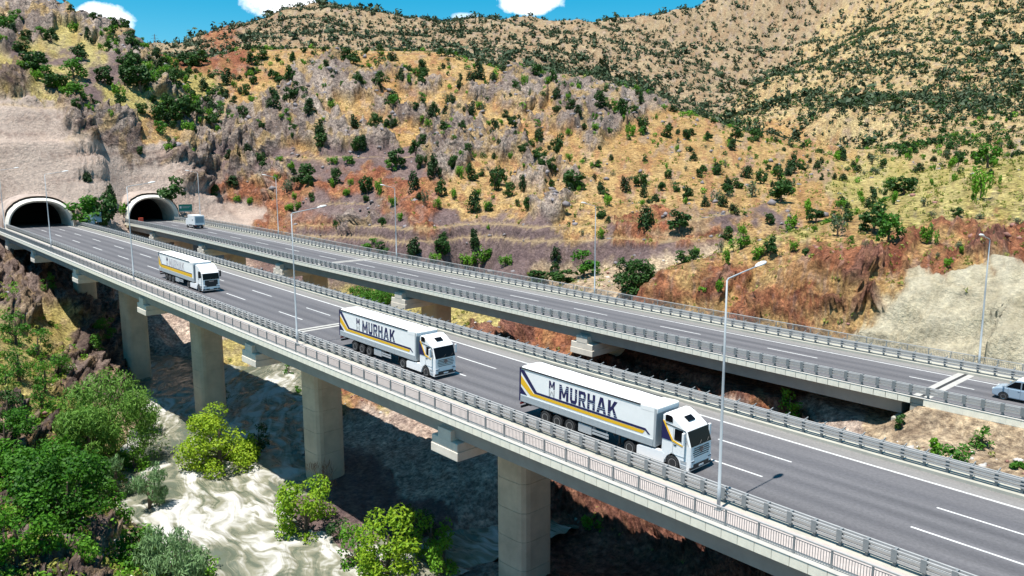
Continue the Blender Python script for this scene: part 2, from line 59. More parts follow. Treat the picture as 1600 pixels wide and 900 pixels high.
CTRL=[(-79.6,-8.1,-20.00),(-88.4,0.7,-20.00),(-105.8,-0.6,-20.00),(-110.7,12.6,-20.00),(-123.5,21.9,-20.00),(-113.8,5.1,-20.00),(-148.7,11.4,-20.00),(-149.0,31.5,-20.00),(-127.2,17.9,-20.00),(-73.8,-1.6,-20.00),(-118.6,-0.2,-20.00),(-130.4,4.2,-20.00),(-173.9,20.0,-20.00),(-159.5,16.3,-20.00),(-138.6,5.3,-20.00),(-104.2,-5.3,-20.00),(-88.9,-7.4,-20.00),(-73.7,-13.9,-17.20),(-85.5,-12.3,-17.20),(-99.9,-10.5,-17.20),(-114.6,-7.1,-17.20),(-132.8,-1.5,-17.20),(-157.1,6.9,-17.20),(-175.2,14.3,-17.20),(-113.8,20.1,-17.35),(-97.8,12.1,-17.35),(-83.3,2.8,-17.35),(-75.0,-0.1,-17.35),(-70.2,1.0,-17.35),(-64.5,-1.5,-17.35),(-127.4,27.3,-17.35),(-81.2,9.2,-16.90),(-78.4,12.3,-16.90),(-88.5,13.5,-16.90),(-72.3,8.5,-16.90),(-62.7,10.0,-19.00),(-58.5,11.7,-19.00),(-55.8,11.9,-19.00),(-76.3,14.6,-16.90),(-64.4,11.4,-16.90),(-56.0,11.3,-16.90),(-49.6,12.1,-16.90),(-150.0,34.0,-19.50),(-165.0,40.0,-19.50),(-172.0,60.0,-19.00),(-150.0,80.0,-18.00),(-120.0,85.0,-16.00),(-167.3,22.0,-15.00),(-179.5,21.2,-13.30),(-176.4,29.6,-14.00),(-151.0,26.0,-16.80),(-190.0,30.0,-11.00),(-205.0,25.0,-6.00),(-185.0,52.0,-8.00),(-205.0,50.0,-2.00),(-87.3,22.1,-16.50),(-66.3,20.8,-13.60),(-80.3,23.4,-14.50),(-102.9,23.5,-15.50),(-100.0,40.0,-12.00),(-80.0,35.0,-12.00),(-68.0,33.0,-11.00),(-110.0,45.0,-12.00),(-97.0,52.0,-8.50),(-80.0,54.0,-8.00),(-60.0,24.0,-17.10),(-55.0,25.5,-16.90),(-48.0,25.5,-16.90),(-43.0,25.0,-16.50),(-48.0,30.0,-12.00),(-56.0,31.0,-13.00),(-55.0,36.0,-10.00),(-52.0,43.0,-8.00),(-40.0,38.0,-5.50),(-30.0,33.0,-3.00),(-25.0,28.0,-2.20),(-15.0,28.0,-1.60),(0.0,27.0,-1.60),(20.0,27.0,-1.60),(-60.0,51.0,-8.00),(-43.0,51.0,-6.50),(-39.0,36.5,-4.60),(-22.0,32.0,-2.00),(-5.0,32.0,-1.80),(-38.0,22.0,-16.00),(-30.0,15.0,-10.00),(-40.0,10.0,-16.00),(-30.0,0.0,-15.00),(-20.0,10.0,-10.00),(-15.0,20.0,-4.00),(0.0,10.0,-6.00),(-50.0,5.0,-17.50),(-45.0,-5.0,-18.50),(-30.0,-15.0,-18.00),(-60.0,-10.0,-20.00),(-55.0,-20.0,-20.00),(-62.0,-2.0,-19.00),(-200.6,-5.8,-0.86),(-186.8,-1.5,-3.89),(-177.9,3.4,-6.02),(-172.5,5.1,-12.01),(-162.6,-12.0,-2.26),(-157.8,-7.4,-5.60),(-158.4,-1.6,-11.16),(-159.6,3.8,-14.67),(-136.3,-16.5,-5.08),(-132.1,-12.8,-9.76),(-129.6,-7.7,-13.15),(-126.6,-3.3,-15.37),(-112.3,-20.7,-8.35),(-110.1,-15.9,-12.13),(-106.0,-12.1,-15.31),(-95.5,-23.6,-10.74),(-91.7,-19.9,-13.41),(-96.0,-13.4,-17.47),(-79.0,-26.3,-10.93),(-76.5,-22.5,-13.09),(-77.5,-16.5,-15.54),(-67.3,-28.1,-10.12),(-65.5,-23.4,-11.68),(-50.0,-50.0,-9.00),(-60.0,-38.0,-14.00),(-45.0,-36.0,-17.00),(-90.0,-50.0,-5.00),(-120.0,-60.0,-2.00),(-160.0,-60.0,2.00),(-140.0,-80.0,8.00),(-80.0,-75.0,4.00),(-175.0,18.0,-13.00),(-195.0,14.0,-8.00),(-210.0,10.0,-1.00),(-215.0,22.0,-1.00),(-200.0,0.0,-4.00),(-180.0,-5.0,-6.50),(-222.0,12.0,1.50),(-222.0,33.0,1.00),(-210.0,40.0,-1.00),(-219.9,-2.4,2.28),(-239.2,1.1,6.29),(-225.0,-6.0,4.00),(-222.0,22.0,4.00),(-228.7,8.4,6.15),(-234.2,10.2,14.25),(-236.8,4.2,14.35),(-231.6,16.1,14.15),(-226.7,20.5,9.22),(-241.8,-6.0,14.51),(-204.0,-12.0,2.12),(-226.3,23.2,5.47),(-229.8,27.5,7.94),(-239.7,12.0,22.35),(-242.6,13.1,28.01),(-248.4,14.3,28.68),(-252.8,15.9,37.07),(-258.7,17.2,38.31),(-265.2,19.0,45.01),(-235.5,23.5,18.94),(-239.7,25.2,26.60),(-243.4,3.2,22.38),(-246.4,4.1,27.96),(-256.9,6.6,36.90),(-269.6,9.4,44.75),(-260.2,-7.8,30.75),(-286.6,-3.5,46.16),(-232.5,34.7,6.08),(-237.6,36.9,13.79),(-237.9,31.9,13.56),(-235.8,41.8,13.34),(-242.6,38.9,20.52),(-246.7,37.0,25.97),(-246.3,32.0,28.58),(-231.4,46.5,5.19),(-234.8,47.9,8.62),(-233.0,52.7,6.65),(-231.4,61.4,3.48),(-237.5,49.3,14.02),(-233.7,56.8,8.30),(-241.4,47.2,17.69),(-238.1,66.3,4.81),(-290.1,24.6,52.12),(-297.2,26.2,53.87),(-337.6,35.3,66.20),(-398.0,40.8,88.01),(-392.5,46.6,86.39),(-382.7,60.8,79.96),(-377.2,76.5,74.57),(-377.5,82.5,68.69),(-408.7,22.8,95.96),(-350.4,5.0,64.82),(-291.0,42.3,53.51),(-297.8,44.2,55.31),(-265.3,34.5,39.46),(-298.2,54.4,55.07),(-275.4,46.7,42.56),(-257.6,49.7,28.19),(-252.8,55.3,22.34),(-247.7,58.7,12.59),(-268.2,67.9,32.84),(-289.5,61.2,42.02),(-309.7,77.5,46.23),(-368.7,83.6,63.64),(-320.6,67.3,55.28),(-420.0,0.0,60.00),(-440.0,80.0,55.00),(-229.0,64.3,4.40),(-232.1,65.8,6.09),(-239.6,69.5,12.49),(-247.2,73.3,19.88),(-254.6,76.8,24.80),(-275.0,86.4,33.52),(-305.6,100.7,47.12),(-344.5,118.9,64.06),(-366.8,129.3,72.91),(-194.1,66.5,1.47),(-199.8,69.7,3.69),(-203.9,72.0,7.08),(-215.5,78.5,12.83),(-229.2,86.1,19.82),(-237.1,90.5,24.65),(-256.4,101.3,33.24),(-285.5,117.4,46.68),(-312.6,132.5,59.58),(-347.2,151.6,73.07),(-165.2,68.1,-1.03),(-169.1,70.7,2.56),(-171.7,72.3,2.91),(-176.3,75.4,5.38),(-178.9,77.0,5.64),(-183.6,80.1,8.48),(-196.2,88.3,13.03),(-214.2,99.9,19.35),(-221.6,104.7,22.92),(-232.6,111.9,28.49),(-252.7,125.0,38.23),(-280.3,143.1,52.60),(-303.1,157.9,63.21),(-330.2,175.5,72.77),(-150.0,75.9,-1.89),(-155.4,80.1,2.87),(-157.9,82.0,3.21),(-162.2,85.3,5.62),(-164.7,87.1,5.87),(-173.3,93.7,10.03),(-190.3,106.5,16.40),(-204.7,117.5,22.01),(-230.3,137.0,33.22),(-256.3,156.7,46.79),(-284.6,178.3,60.36),(-312.8,199.7,72.45),(-130.9,79.1,-2.56),(-139.2,86.4,3.56),(-141.5,88.5,3.87),(-145.6,92.1,6.17),(-147.9,94.1,6.40),(-156.6,101.8,9.51),(-177.1,119.9,16.34),(-191.4,132.6,21.92),(-217.8,155.9,33.24),(-247.5,182.2,47.49),(-279.4,210.4,61.31),(-110.3,78.0,-2.35),(-113.3,81.0,-1.00),(-123.8,91.8,3.98),(-126.0,94.0,4.40),(-129.7,97.9,6.58),(-132.6,100.9,7.01),(-142.9,111.4,10.46),(-161.9,131.0,16.34),(-175.3,144.7,21.82),(-206.3,176.6,33.35),(-235.9,207.1,45.43),(-261.8,233.7,55.47),(-95.4,79.7,-1.87),(-100.3,85.5,0.51),(-108.6,95.4,4.53),(-110.6,97.8,4.91),(-114.8,102.8,7.14),(-117.5,106.0,7.83),(-128.2,118.9,10.71),(-148.5,143.2,16.30),(-171.6,170.9,23.83),(-197.6,201.9,33.66),(-221.5,230.5,43.03),(-239.9,252.5,49.36),(-94.0,97.7,2.58),(-97.3,102.2,5.25),(-101.9,108.4,7.96),(-104.4,112.0,9.32),(-114.2,125.7,10.96),(-134.7,154.3,16.29),(-150.3,176.1,21.65),(-181.3,219.5,30.01),(-215.6,267.3,40.29),(-92.6,118.5,5.87),(-97.3,126.1,8.70),(-99.5,129.8,9.29),(-111.3,149.1,11.81),(-128.3,176.9,15.99),(-150.8,213.8,21.60),(-190.3,278.4,30.66),(-92.8,146.6,9.44),(-104.1,168.2,12.25),(-118.3,195.7,15.79),(-136.0,230.0,18.90),(-163.8,283.7,22.85),(-89.8,173.8,12.47),(-103.4,204.9,14.89),(-121.3,246.3,17.07),(-141.8,293.0,21.43),(-89.3,213.8,17.30),(-105.1,257.5,18.75),(-125.0,312.3,22.58),(-77.7,228.0,21.57),(-98.1,297.1,23.49),(-60.3,249.4,28.34),(-78.9,336.5,32.87),(-433.2,158.9,76.81),(-395.4,217.0,75.98),(-339.0,262.9,64.05),(-284.4,306.2,49.22),(-249.0,343.5,37.13),(-207.3,342.3,26.40),(-64.4,45.9,4.05),(-69.6,52.4,4.68),(-74.7,58.9,4.63),(-53.2,40.0,3.26),(-56.3,44.3,3.81),(-61.9,52.1,5.12),(-66.8,59.0,6.15),(-71.6,65.8,6.34),(-82.0,80.7,2.71),(-43.9,38.1,2.14),(-45.1,40.0,3.04),(-50.2,48.4,4.88),(-56.5,58.7,7.17),(-62.8,68.8,8.94),(-67.7,77.1,9.28),(-80.5,98.5,5.47),(-39.4,43.1,1.78),(-42.1,48.2,3.78),(-45.9,55.2,6.19),(-51.6,66.1,8.69),(-58.2,78.9,10.47),(-64.3,90.6,11.16),(-77.7,117.4,7.52),(-33.2,44.0,1.73),(-37.0,52.5,3.95),(-39.9,58.9,6.10),(-41.7,63.1,6.62),(-45.5,71.5,8.76),(-52.1,86.3,11.85),(-58.5,100.9,13.92),(-63.0,111.2,14.62),(-72.1,132.6,12.49),(-28.2,46.6,1.46),(-29.0,48.8,1.71),(-32.5,57.9,5.30),(-35.5,65.8,7.63),(-37.1,70.2,7.99),(-40.8,80.1,9.34),(-46.6,95.7,12.61),(-54.0,115.6,15.75),(-58.9,128.9,17.56),(-69.6,159.2,15.60),(-23.3,48.9,0.86),(-24.4,52.5,1.92),(-27.2,60.9,5.63),(-29.7,68.2,9.04),(-31.4,73.9,9.37),(-35.3,86.8,11.01),(-41.8,107.9,15.26),(-47.7,126.7,18.98),(-52.6,143.0,21.09),(-63.9,181.8,19.42),(-17.2,55.7,0.22),(-20.0,66.2,5.95),(-23.3,80.3,10.69),(-30.5,111.9,16.43),(-40.7,157.3,24.21),(-11.2,62.5,0.18),(-13.5,73.9,7.89),(-17.0,95.8,13.23),(-28.7,171.6,27.20),(-107.1,69.5,-1.99),(-99.7,72.1,-0.59),(-126.1,78.5,-2.03),(-88.7,64.9,0.24),(-80.0,62.0,-3.00),(-60.0,60.0,0.00),(-110.0,65.0,-8.00),(-130.0,60.0,-12.00),(-659.5,183.1,99.87),(-766.7,219.3,119.94),(-613.5,205.3,101.90),(-778.6,271.1,137.18),(-819.8,287.4,144.55),(-552.0,212.8,97.70),(-671.7,267.4,125.88),(-811.6,331.4,161.65),(-547.9,250.0,105.76),(-682.1,320.9,143.18),(-816.9,392.4,185.87),(-528.0,272.6,105.62),(-675.7,359.6,146.40),(-805.9,436.7,190.89),(-493.0,279.9,98.19),(-653.5,383.3,140.42),(-797.1,476.2,186.06),(-463.3,313.1,95.79),(-630.4,439.5,137.39),(-798.2,566.5,184.60),(-432.4,345.5,84.55),(-588.9,483.7,125.14),(-778.9,651.6,192.63),(-390.1,391.4,75.45),(-546.1,562.1,121.34),(-740.6,774.2,203.16),(-368.4,413.9,66.48),(-516.6,594.1,115.00),(-639.3,742.8,166.90),(-722.1,842.9,210.64),(-365.7,446.9,63.43),(-508.8,634.2,117.26),(-720.4,909.9,226.29),(-379.2,523.0,61.58),(-513.6,719.0,110.70),(-626.7,882.3,178.60),(-717.9,1012.4,259.30),(-492.3,772.7,105.62),(-611.0,962.9,184.38),(-704.7,1110.0,284.59),(-537.1,996.6,166.24),(-609.5,1130.0,236.27),(-668.1,1235.3,315.02),(-529.0,1140.5,217.89),(-613.3,1315.8,327.07),(-435.4,1370.2,285.93),(-477.5,1492.9,359.22),(-248.7,1588.7,313.03),(-274.1,1728.5,378.33),(-683.8,120.4,81.11),(-867.6,163.4,109.05),(-716.0,85.0,86.05),(-908.3,118.6,115.31),(-272.3,379.0,40.46),(-302.0,423.8,48.65),(-237.6,356.3,37.05),(-300.6,458.8,60.25),(-357.5,551.7,78.57),(-210.1,340.6,32.72),(-297.5,494.4,66.01),(-374.6,629.6,101.48),(-184.3,323.1,28.88),(-225.9,402.5,46.49),(-298.9,541.4,77.60),(-398.8,730.9,127.72),(-160.0,334.6,25.71),(-192.4,408.0,38.44),(-244.1,523.9,64.12),(-301.3,651.1,99.66),(-368.9,800.3,147.82),(-432.0,939.2,196.25),(-137.2,345.4,26.84),(-161.9,411.9,37.50),(-203.6,523.3,61.56),(-250.4,646.6,94.69),(-310.3,804.0,141.22),(-371.6,962.5,198.79),(-397.6,1030.3,221.98),(-118.9,366.5,28.10),(-147.8,460.2,44.91),(-192.1,601.5,77.53),(-244.7,767.3,124.49),(-286.6,898.1,166.17),(-324.5,1016.7,202.02),(-92.0,398.7,34.81),(-140.5,613.4,74.18),(-194.1,842.9,136.65),(-255.3,1099.4,219.28),(-64.9,430.7,40.14),(-100.3,660.9,82.10),(-141.3,908.1,158.34),(-186.5,1182.5,240.08),(-388.5,138.9,73.21),(-424.9,155.2,75.74),(-483.7,181.7,84.80),(-367.7,162.5,73.39),(-402.1,181.0,75.93),(-457.8,211.1,85.02),(-349.7,187.9,73.04),(-382.4,208.7,75.53),(-435.3,242.7,84.58),(-331.2,213.6,72.68),(-362.2,236.9,75.11),(-412.4,274.7,84.12),(-295.9,224.9,60.99),(-323.5,249.3,62.43),(-368.3,288.9,69.61),(-277.2,249.6,54.78),(-303.1,276.3,55.61),(-345.1,319.5,61.87),(-254.0,269.5,48.32),(-277.7,298.1,48.56),(-316.2,344.4,53.84),(-228.2,285.2,38.77),(-249.5,315.3,38.15),(-284.1,363.9,41.96),(-201.4,297.0,28.63),(-220.1,328.2,27.12),(-250.7,378.6,29.37),(-173.3,302.6,20.47),(-189.4,334.4,18.28),(-215.7,385.6,19.25),(-425.4,45.7,88.73),(-476.1,54.8,88.69),(-419.5,52.0,87.00),(-469.6,61.8,86.75),(-409.1,67.1,80.09),(-457.8,78.8,78.92),(-403.1,84.0,74.23),(-451.1,97.7,72.19),(-403.4,90.3,67.88),(-451.4,104.8,64.95),(-436.9,26.5,97.30),(-489.0,33.3,98.42),(-860.1,303.0,145.42),(-924.5,327.8,144.91),(-1099.8,394.3,128.13),(-1459.9,531.7,107.02),(-851.6,349.2,163.24),(-915.3,377.4,163.83),(-1088.7,453.5,149.72),(-1444.9,610.5,134.39),(-857.1,413.2,188.41),(-921.2,446.3,190.43),(-1095.5,535.5,179.45),(-1453.7,719.5,171.19),(-845.5,459.7,193.54),(-908.7,496.3,195.70),(-1080.4,595.2,184.73),(-1433.4,799.0,176.81),(-836.3,501.1,188.34),(-898.7,540.9,189.85),(-1068.4,648.3,176.72),(-1417.2,869.6,164.71),(-837.4,595.9,186.41),(-899.8,642.8,187.03),(-1069.4,769.7,170.28),(-1418.1,1031.1,151.87),(-817.1,685.3,194.58),(-877.9,738.9,195.32),(-1043.0,884.3,178.14),(-1382.5,1183.6,159.52),(-776.8,814.0,205.31),(-834.5,877.3,206.24),(-990.8,1049.4,188.64),(-1312.5,1403.4,169.96),(-757.4,886.0,212.97),(-813.6,954.9,214.11),(-965.7,1141.9,196.51),(-1278.8,1526.4,178.33),(-755.5,956.4,229.13),(-811.5,1030.5,231.00),(-962.9,1232.1,214.65),(-1274.8,1646.3,199.68),(-752.9,1063.9,263.39),(-808.6,1146.2,267.13),(-959.1,1369.9,254.74),(-1269.2,1829.7,248.88),(-739.0,1166.4,289.62),(-793.6,1256.4,294.73),(-940.9,1501.3,285.17),(-1244.5,2004.5,285.90),(-700.6,1298.0,321.24),(-752.1,1397.9,328.14),(-891.1,1670.1,322.52),(-1177.7,2229.2,332.16),(-827.0,239.1,124.08),(-889.0,259.1,122.69),(-1057.7,312.5,104.65),(-1404.3,423.1,79.96),(-643.0,1382.5,333.83),(-690.1,1488.9,341.56),(-816.9,1778.7,338.04),(-1078.7,2373.9,352.15),(-500.4,1568.5,367.51),(-536.7,1689.0,377.68),(-633.6,2017.8,380.69),(-834.2,2692.5,408.30),(-378.5,586.5,77.73),(-410.2,639.0,79.05),(-396.6,669.0,101.61),(-429.8,728.5,104.63),(-422.2,776.3,128.90),(-457.5,844.9,133.80),(-457.2,997.1,200.53),(-495.5,1084.3,210.70),(-319.7,451.0,46.82),(-346.6,492.1,46.17),(-79.1,64.5,3.03),(-75.9,71.9,4.83),(-71.7,83.8,7.93),(-68.1,98.2,9.90),(-66.7,120.0,13.51),(-62.3,138.7,16.57),(-55.7,153.6,20.30)]
DECK=(-0.009353606941,0.0002778751583,9.173806598e-07,-0.0003835485238,-1.356224831e-06)
PLANTS=[(-112.3,101.8,5.3,4.1,0),(-104.3,102.8,4.7,4.9,1),(-155.0,122.7,5.7,7.4,1),(-138.9,167.1,3.7,3.6,0),(-131.6,170.9,4.0,3.9,0),(-124.4,150.6,3.3,2.9,0),(-113.4,145.1,4.9,5.1,3),(-114.2,130.7,4.0,3.6,3),(-112.2,123.1,2.4,2.4,0),(-120.3,127.4,3.7,3.3,1),(-140.4,127.5,5.1,3.0,0),(-144.3,122.3,3.3,2.5,0),(-132.2,125.2,3.9,2.2,0),(-133.1,112.9,3.4,3.0,2),(-161.2,109.8,4.7,2.5,0),(-177.6,130.9,4.2,3.6,1),(-169.6,125.1,4.4,3.1,1),(-168.7,127.9,4.8,3.5,1),(-173.7,134.9,5.0,4.0,1),(-173.9,140.5,2.9,2.9,2),(-120.6,96.7,2.9,2.5,2),(-125.1,95.0,1.9,1.5,3),(-126.3,88.1,4.0,2.5,0),(-125.9,87.1,2.1,2.1,1),(-109.8,79.7,5.5,6.5,4),(-125.6,81.4,3.3,5.8,1),(-112.2,75.4,3.3,6.0,1),(-71.1,60.0,2.0,2.6,1),(-95.1,96.7,2.5,1.9,2),(-94.2,106.0,2.8,2.5,1),(-93.5,110.5,2.9,2.5,2),(-92.1,100.6,3.0,1.9,3),(-66.9,68.3,2.5,3.4,2),(-63.0,66.3,2.4,2.5,2),(-65.1,62.2,2.8,1.7,2),(-61.6,55.0,2.4,1.6,2),(-63.4,54.4,1.1,2.0,2),(-52.8,80.6,4.2,4.9,1),(-48.5,75.7,4.0,3.9,4),(-56.4,77.0,4.5,3.1,3),(-44.6,79.2,3.0,2.6,2),(-85.5,168.2,4.8,7.0,1),(-84.1,148.3,4.8,3.4,0),(-59.0,101.3,2.6,2.0,2),(-47.6,106.4,6.1,3.3,2),(-83.5,217.4,6.9,8.0,4),(-132.7,197.5,5.6,4.6,0),(-172.8,310.1,5.5,5.3,0),(-113.3,192.4,2.4,2.7,0),(-106.6,147.2,5.2,6.7,1),(-94.8,139.0,4.2,3.8,2),(-89.6,123.2,3.9,4.3,2),(-88.3,130.7,3.0,4.4,1),(-92.5,150.4,2.6,3.2,2),(-61.7,67.7,2.8,2.1,1),(-59.1,69.7,2.0,1.7,2),(-140.0,268.3,4.7,6.1,3),(-56.4,68.3,1.4,1.7,1),(-37.8,68.0,1.5,1.6,2),(-40.0,77.0,1.3,1.9,3),(-125.6,227.1,2.7,3.1,0),(-107.2,230.6,3.1,3.4,0),(-116.0,192.7,2.2,1.6,0),(-126.8,179.6,4.1,3.6,1),(-131.0,200.9,3.0,3.0,1),(-48.8,118.6,1.9,1.2,2),(-37.2,90.5,1.2,1.7,3),(-43.6,94.8,1.0,2.2,3),(-49.6,92.7,1.3,1.4,3),(-46.2,64.0,0.9,1.0,3),(-40.7,72.5,0.9,1.2,3),(-199.0,84.5,5.5,4.2,1),(-193.8,85.0,5.8,2.6,2),(-186.4,91.6,5.4,3.7,0),(-212.4,82.0,4.9,3.9,1),(-223.5,77.9,6.2,6.5,1),(-225.7,73.0,5.4,6.4,3),(-209.1,108.4,5.2,4.6,1),(-207.1,99.9,6.3,6.1,1),(-201.2,104.0,4.6,2.8,1),(-188.7,100.7,7.9,4.6,0),(-172.9,86.0,5.4,2.8,3),(-164.0,95.4,6.5,3.5,0),(-161.4,97.6,3.2,2.8,2),(-171.8,108.8,6.5,3.7,1),(-174.0,96.4,3.4,2.4,2),(-170.9,88.7,3.6,2.5,2),(-182.6,82.4,3.3,2.9,2),(-173.4,78.5,2.8,2.4,2),(-236.2,91.0,4.9,5.2,1),(-228.3,99.9,4.9,5.6,1),(-244.5,74.1,4.8,3.8,1),(-155.1,69.9,5.5,4.1,0),(-154.7,77.6,4.3,4.8,1),(-153.4,86.8,5.8,3.3,0),(-150.1,86.7,5.1,5.6,2),(-153.0,84.0,3.7,4.3,2),(-133.9,79.8,3.1,3.3,2),(-165.9,68.5,3.0,4.9,1),(-173.4,69.6,2.8,4.4,4),(-150.3,72.5,2.4,3.1,2),(-217.4,69.0,2.8,4.3,2),(-215.3,70.8,3.2,3.1,2),(-207.4,98.3,3.8,4.1,4),(-182.4,109.3,5.2,3.5,1),(-186.4,108.3,4.0,3.5,2),(-169.3,100.4,3.7,2.5,2),(-174.8,113.1,5.5,4.2,1),(-164.3,107.5,4.1,3.3,1),(-178.0,95.1,4.9,3.3,1),(-203.5,80.1,2.8,3.1,2),(-235.4,74.4,2.6,2.5,2),(-211.4,80.4,3.2,2.7,2),(-206.4,83.5,2.8,1.9,2),(-241.4,78.4,2.6,3.0,2),(-235.0,79.3,3.4,4.6,2),(-225.1,88.3,3.0,3.7,2),(-221.3,91.7,3.0,4.2,4),(-219.9,77.0,3.7,3.6,1),(-213.0,74.4,2.8,2.3,1),(-224.8,16.9,7.0,8.9,4),(-223.8,21.8,8.9,7.9,1),(-231.3,25.3,5.5,2.9,0),(-229.3,40.4,6.7,7.8,1),(-233.6,20.8,3.3,2.5,0),(-243.0,57.7,4.2,2.9,1),(-242.5,64.4,3.0,3.7,2),(-239.1,67.2,3.0,3.3,2),(-245.9,38.2,2.4,2.3,1),(-247.6,46.9,2.9,3.6,2),(-255.7,55.0,2.6,2.5,2),(-229.3,28.0,3.7,3.6,2),(-228.1,16.0,2.5,2.4,2),(-295.8,36.8,5.4,5.7,1),(-305.3,22.4,5.4,5.6,1),(-330.5,23.7,5.3,6.0,4),(-274.3,19.2,5.7,7.9,1),(-277.9,30.2,6.3,7.4,4),(-267.6,18.5,3.6,3.9,2),(-263.1,22.3,4.4,7.7,1),(-276.0,38.6,6.5,5.9,1),(-288.7,49.2,6.9,6.7,1),(-277.9,49.5,8.9,10.0,1),(-271.0,40.7,5.1,4.6,2),(-253.7,25.4,5.1,6.4,4),(-256.4,29.9,4.0,3.9,1),(-248.0,23.0,3.4,3.0,1),(-266.3,45.8,3.4,4.2,1),(-265.5,50.2,5.2,5.1,1),(-266.9,58.1,8.9,9.5,1),(-298.9,67.9,7.4,5.7,1),(-325.5,97.7,6.7,6.0,0),(-317.4,84.8,5.3,4.2,0),(-264.7,67.5,5.0,5.7,1),(-260.6,57.6,4.4,4.2,2),(-259.7,48.6,4.2,4.5,4),(-336.8,66.2,6.7,6.8,1),(-318.8,33.9,5.2,5.1,1),(-357.3,51.3,4.3,5.8,2),(-370.8,73.8,5.8,4.5,1),(-355.0,61.8,3.3,4.8,2),(-364.2,88.7,5.9,7.5,2),(-362.4,100.4,7.3,10.6,1),(-369.1,96.8,5.5,6.5,1),(-364.7,60.7,3.4,5.5,1),(-308.0,17.5,2.7,3.9,2),(-323.8,32.1,2.9,4.7,4),(-358.7,31.4,4.2,5.1,4),(-290.0,55.6,5.1,5.0,2),(-281.7,46.0,4.5,4.3,1),(-282.3,54.9,5.0,4.4,2),(-252.9,33.3,3.2,3.5,2),(-251.7,27.2,2.7,2.6,2),(-261.3,38.4,3.7,3.6,1),(-270.6,20.8,4.0,5.1,4),(-271.8,16.2,3.6,3.9,2),(-256.5,22.1,2.7,3.0,2),(-291.1,70.4,4.9,4.3,1),(-269.9,64.4,5.0,4.4,1),(-271.4,55.3,5.3,4.8,1),(-307.0,88.5,4.2,4.1,0),(-308.8,98.2,4.3,3.7,1),(-345.9,118.0,6.0,5.3,1),(-325.1,126.6,6.5,3.4,1),(-308.9,165.7,4.3,5.3,0),(-294.9,141.1,4.5,5.0,1),(-275.5,137.6,4.9,4.7,1),(-275.4,147.4,4.4,4.8,0),(-257.2,132.2,4.6,4.5,0),(-273.7,127.8,4.2,4.6,1),(-276.4,93.9,7.4,5.8,0),(-283.3,103.7,6.2,6.0,1),(-257.8,98.4,6.2,5.6,0),(-246.4,109.2,5.2,4.2,0),(-235.2,109.8,5.1,4.5,1),(-241.4,119.5,4.8,3.7,1),(-231.8,131.1,4.8,3.7,0),(-245.9,150.3,5.2,4.5,0),(-255.7,162.6,5.4,3.2,0),(-268.0,181.7,7.5,5.6,0),(-261.7,184.1,4.3,3.6,0),(-232.8,149.6,5.5,4.4,0),(-213.0,143.5,6.1,4.1,0),(-239.5,91.9,5.8,5.2,0),(-227.6,100.7,5.3,3.9,0),(-263.6,110.4,3.5,4.4,2),(-301.8,113.7,6.6,5.8,1),(-286.7,108.6,5.8,5.1,1),(-312.7,113.7,4.5,6.0,1),(-349.1,124.1,4.3,6.6,1),(-283.9,164.3,5.8,4.5,1),(-310.4,147.4,5.9,6.3,1),(-321.6,150.0,4.9,6.5,1),(-269.6,147.9,4.4,3.2,2),(-278.7,157.4,4.0,4.4,4),(-249.3,151.4,4.7,4.1,3),(-236.9,136.3,5.4,4.3,1),(-259.5,170.5,5.0,4.3,0),(-303.0,188.7,3.8,4.3,1),(-210.0,149.0,4.3,3.7,1),(-237.9,159.3,3.6,4.0,3),(-257.8,205.2,5.3,6.3,1),(-253.0,210.9,5.9,4.0,1),(-229.0,189.2,5.4,4.2,0),(-207.0,178.4,4.5,3.7,0),(-201.1,153.3,4.7,4.1,0),(-214.6,198.6,6.9,5.7,1),(-202.3,197.2,6.2,5.0,1),(-190.4,195.1,6.0,4.9,1),(-212.9,216.4,3.3,3.8,1),(-220.5,251.7,3.6,4.1,0),(-184.7,201.6,4.5,4.4,1),(-371.1,474.6,4.2,5.1,1),(-176.7,233.2,5.3,5.1,1),(-188.4,184.6,4.9,2.8,2),(-210.6,202.9,5.3,5.2,4),(-241.3,214.5,2.9,4.0,2),(-246.8,188.5,5.6,3.3,2),(-249.9,204.1,4.1,4.0,2),(-180.3,207.1,4.0,3.9,1),(-178.6,249.8,4.9,4.8,1),(-178.5,217.5,3.1,3.5,2),(-202.8,256.2,2.3,2.8,1),(-191.6,171.0,3.3,3.7,2),(-198.8,165.1,2.9,2.8,2),(-244.8,181.5,3.9,3.7,1),(-363.3,505.6,4.3,5.2,1)]
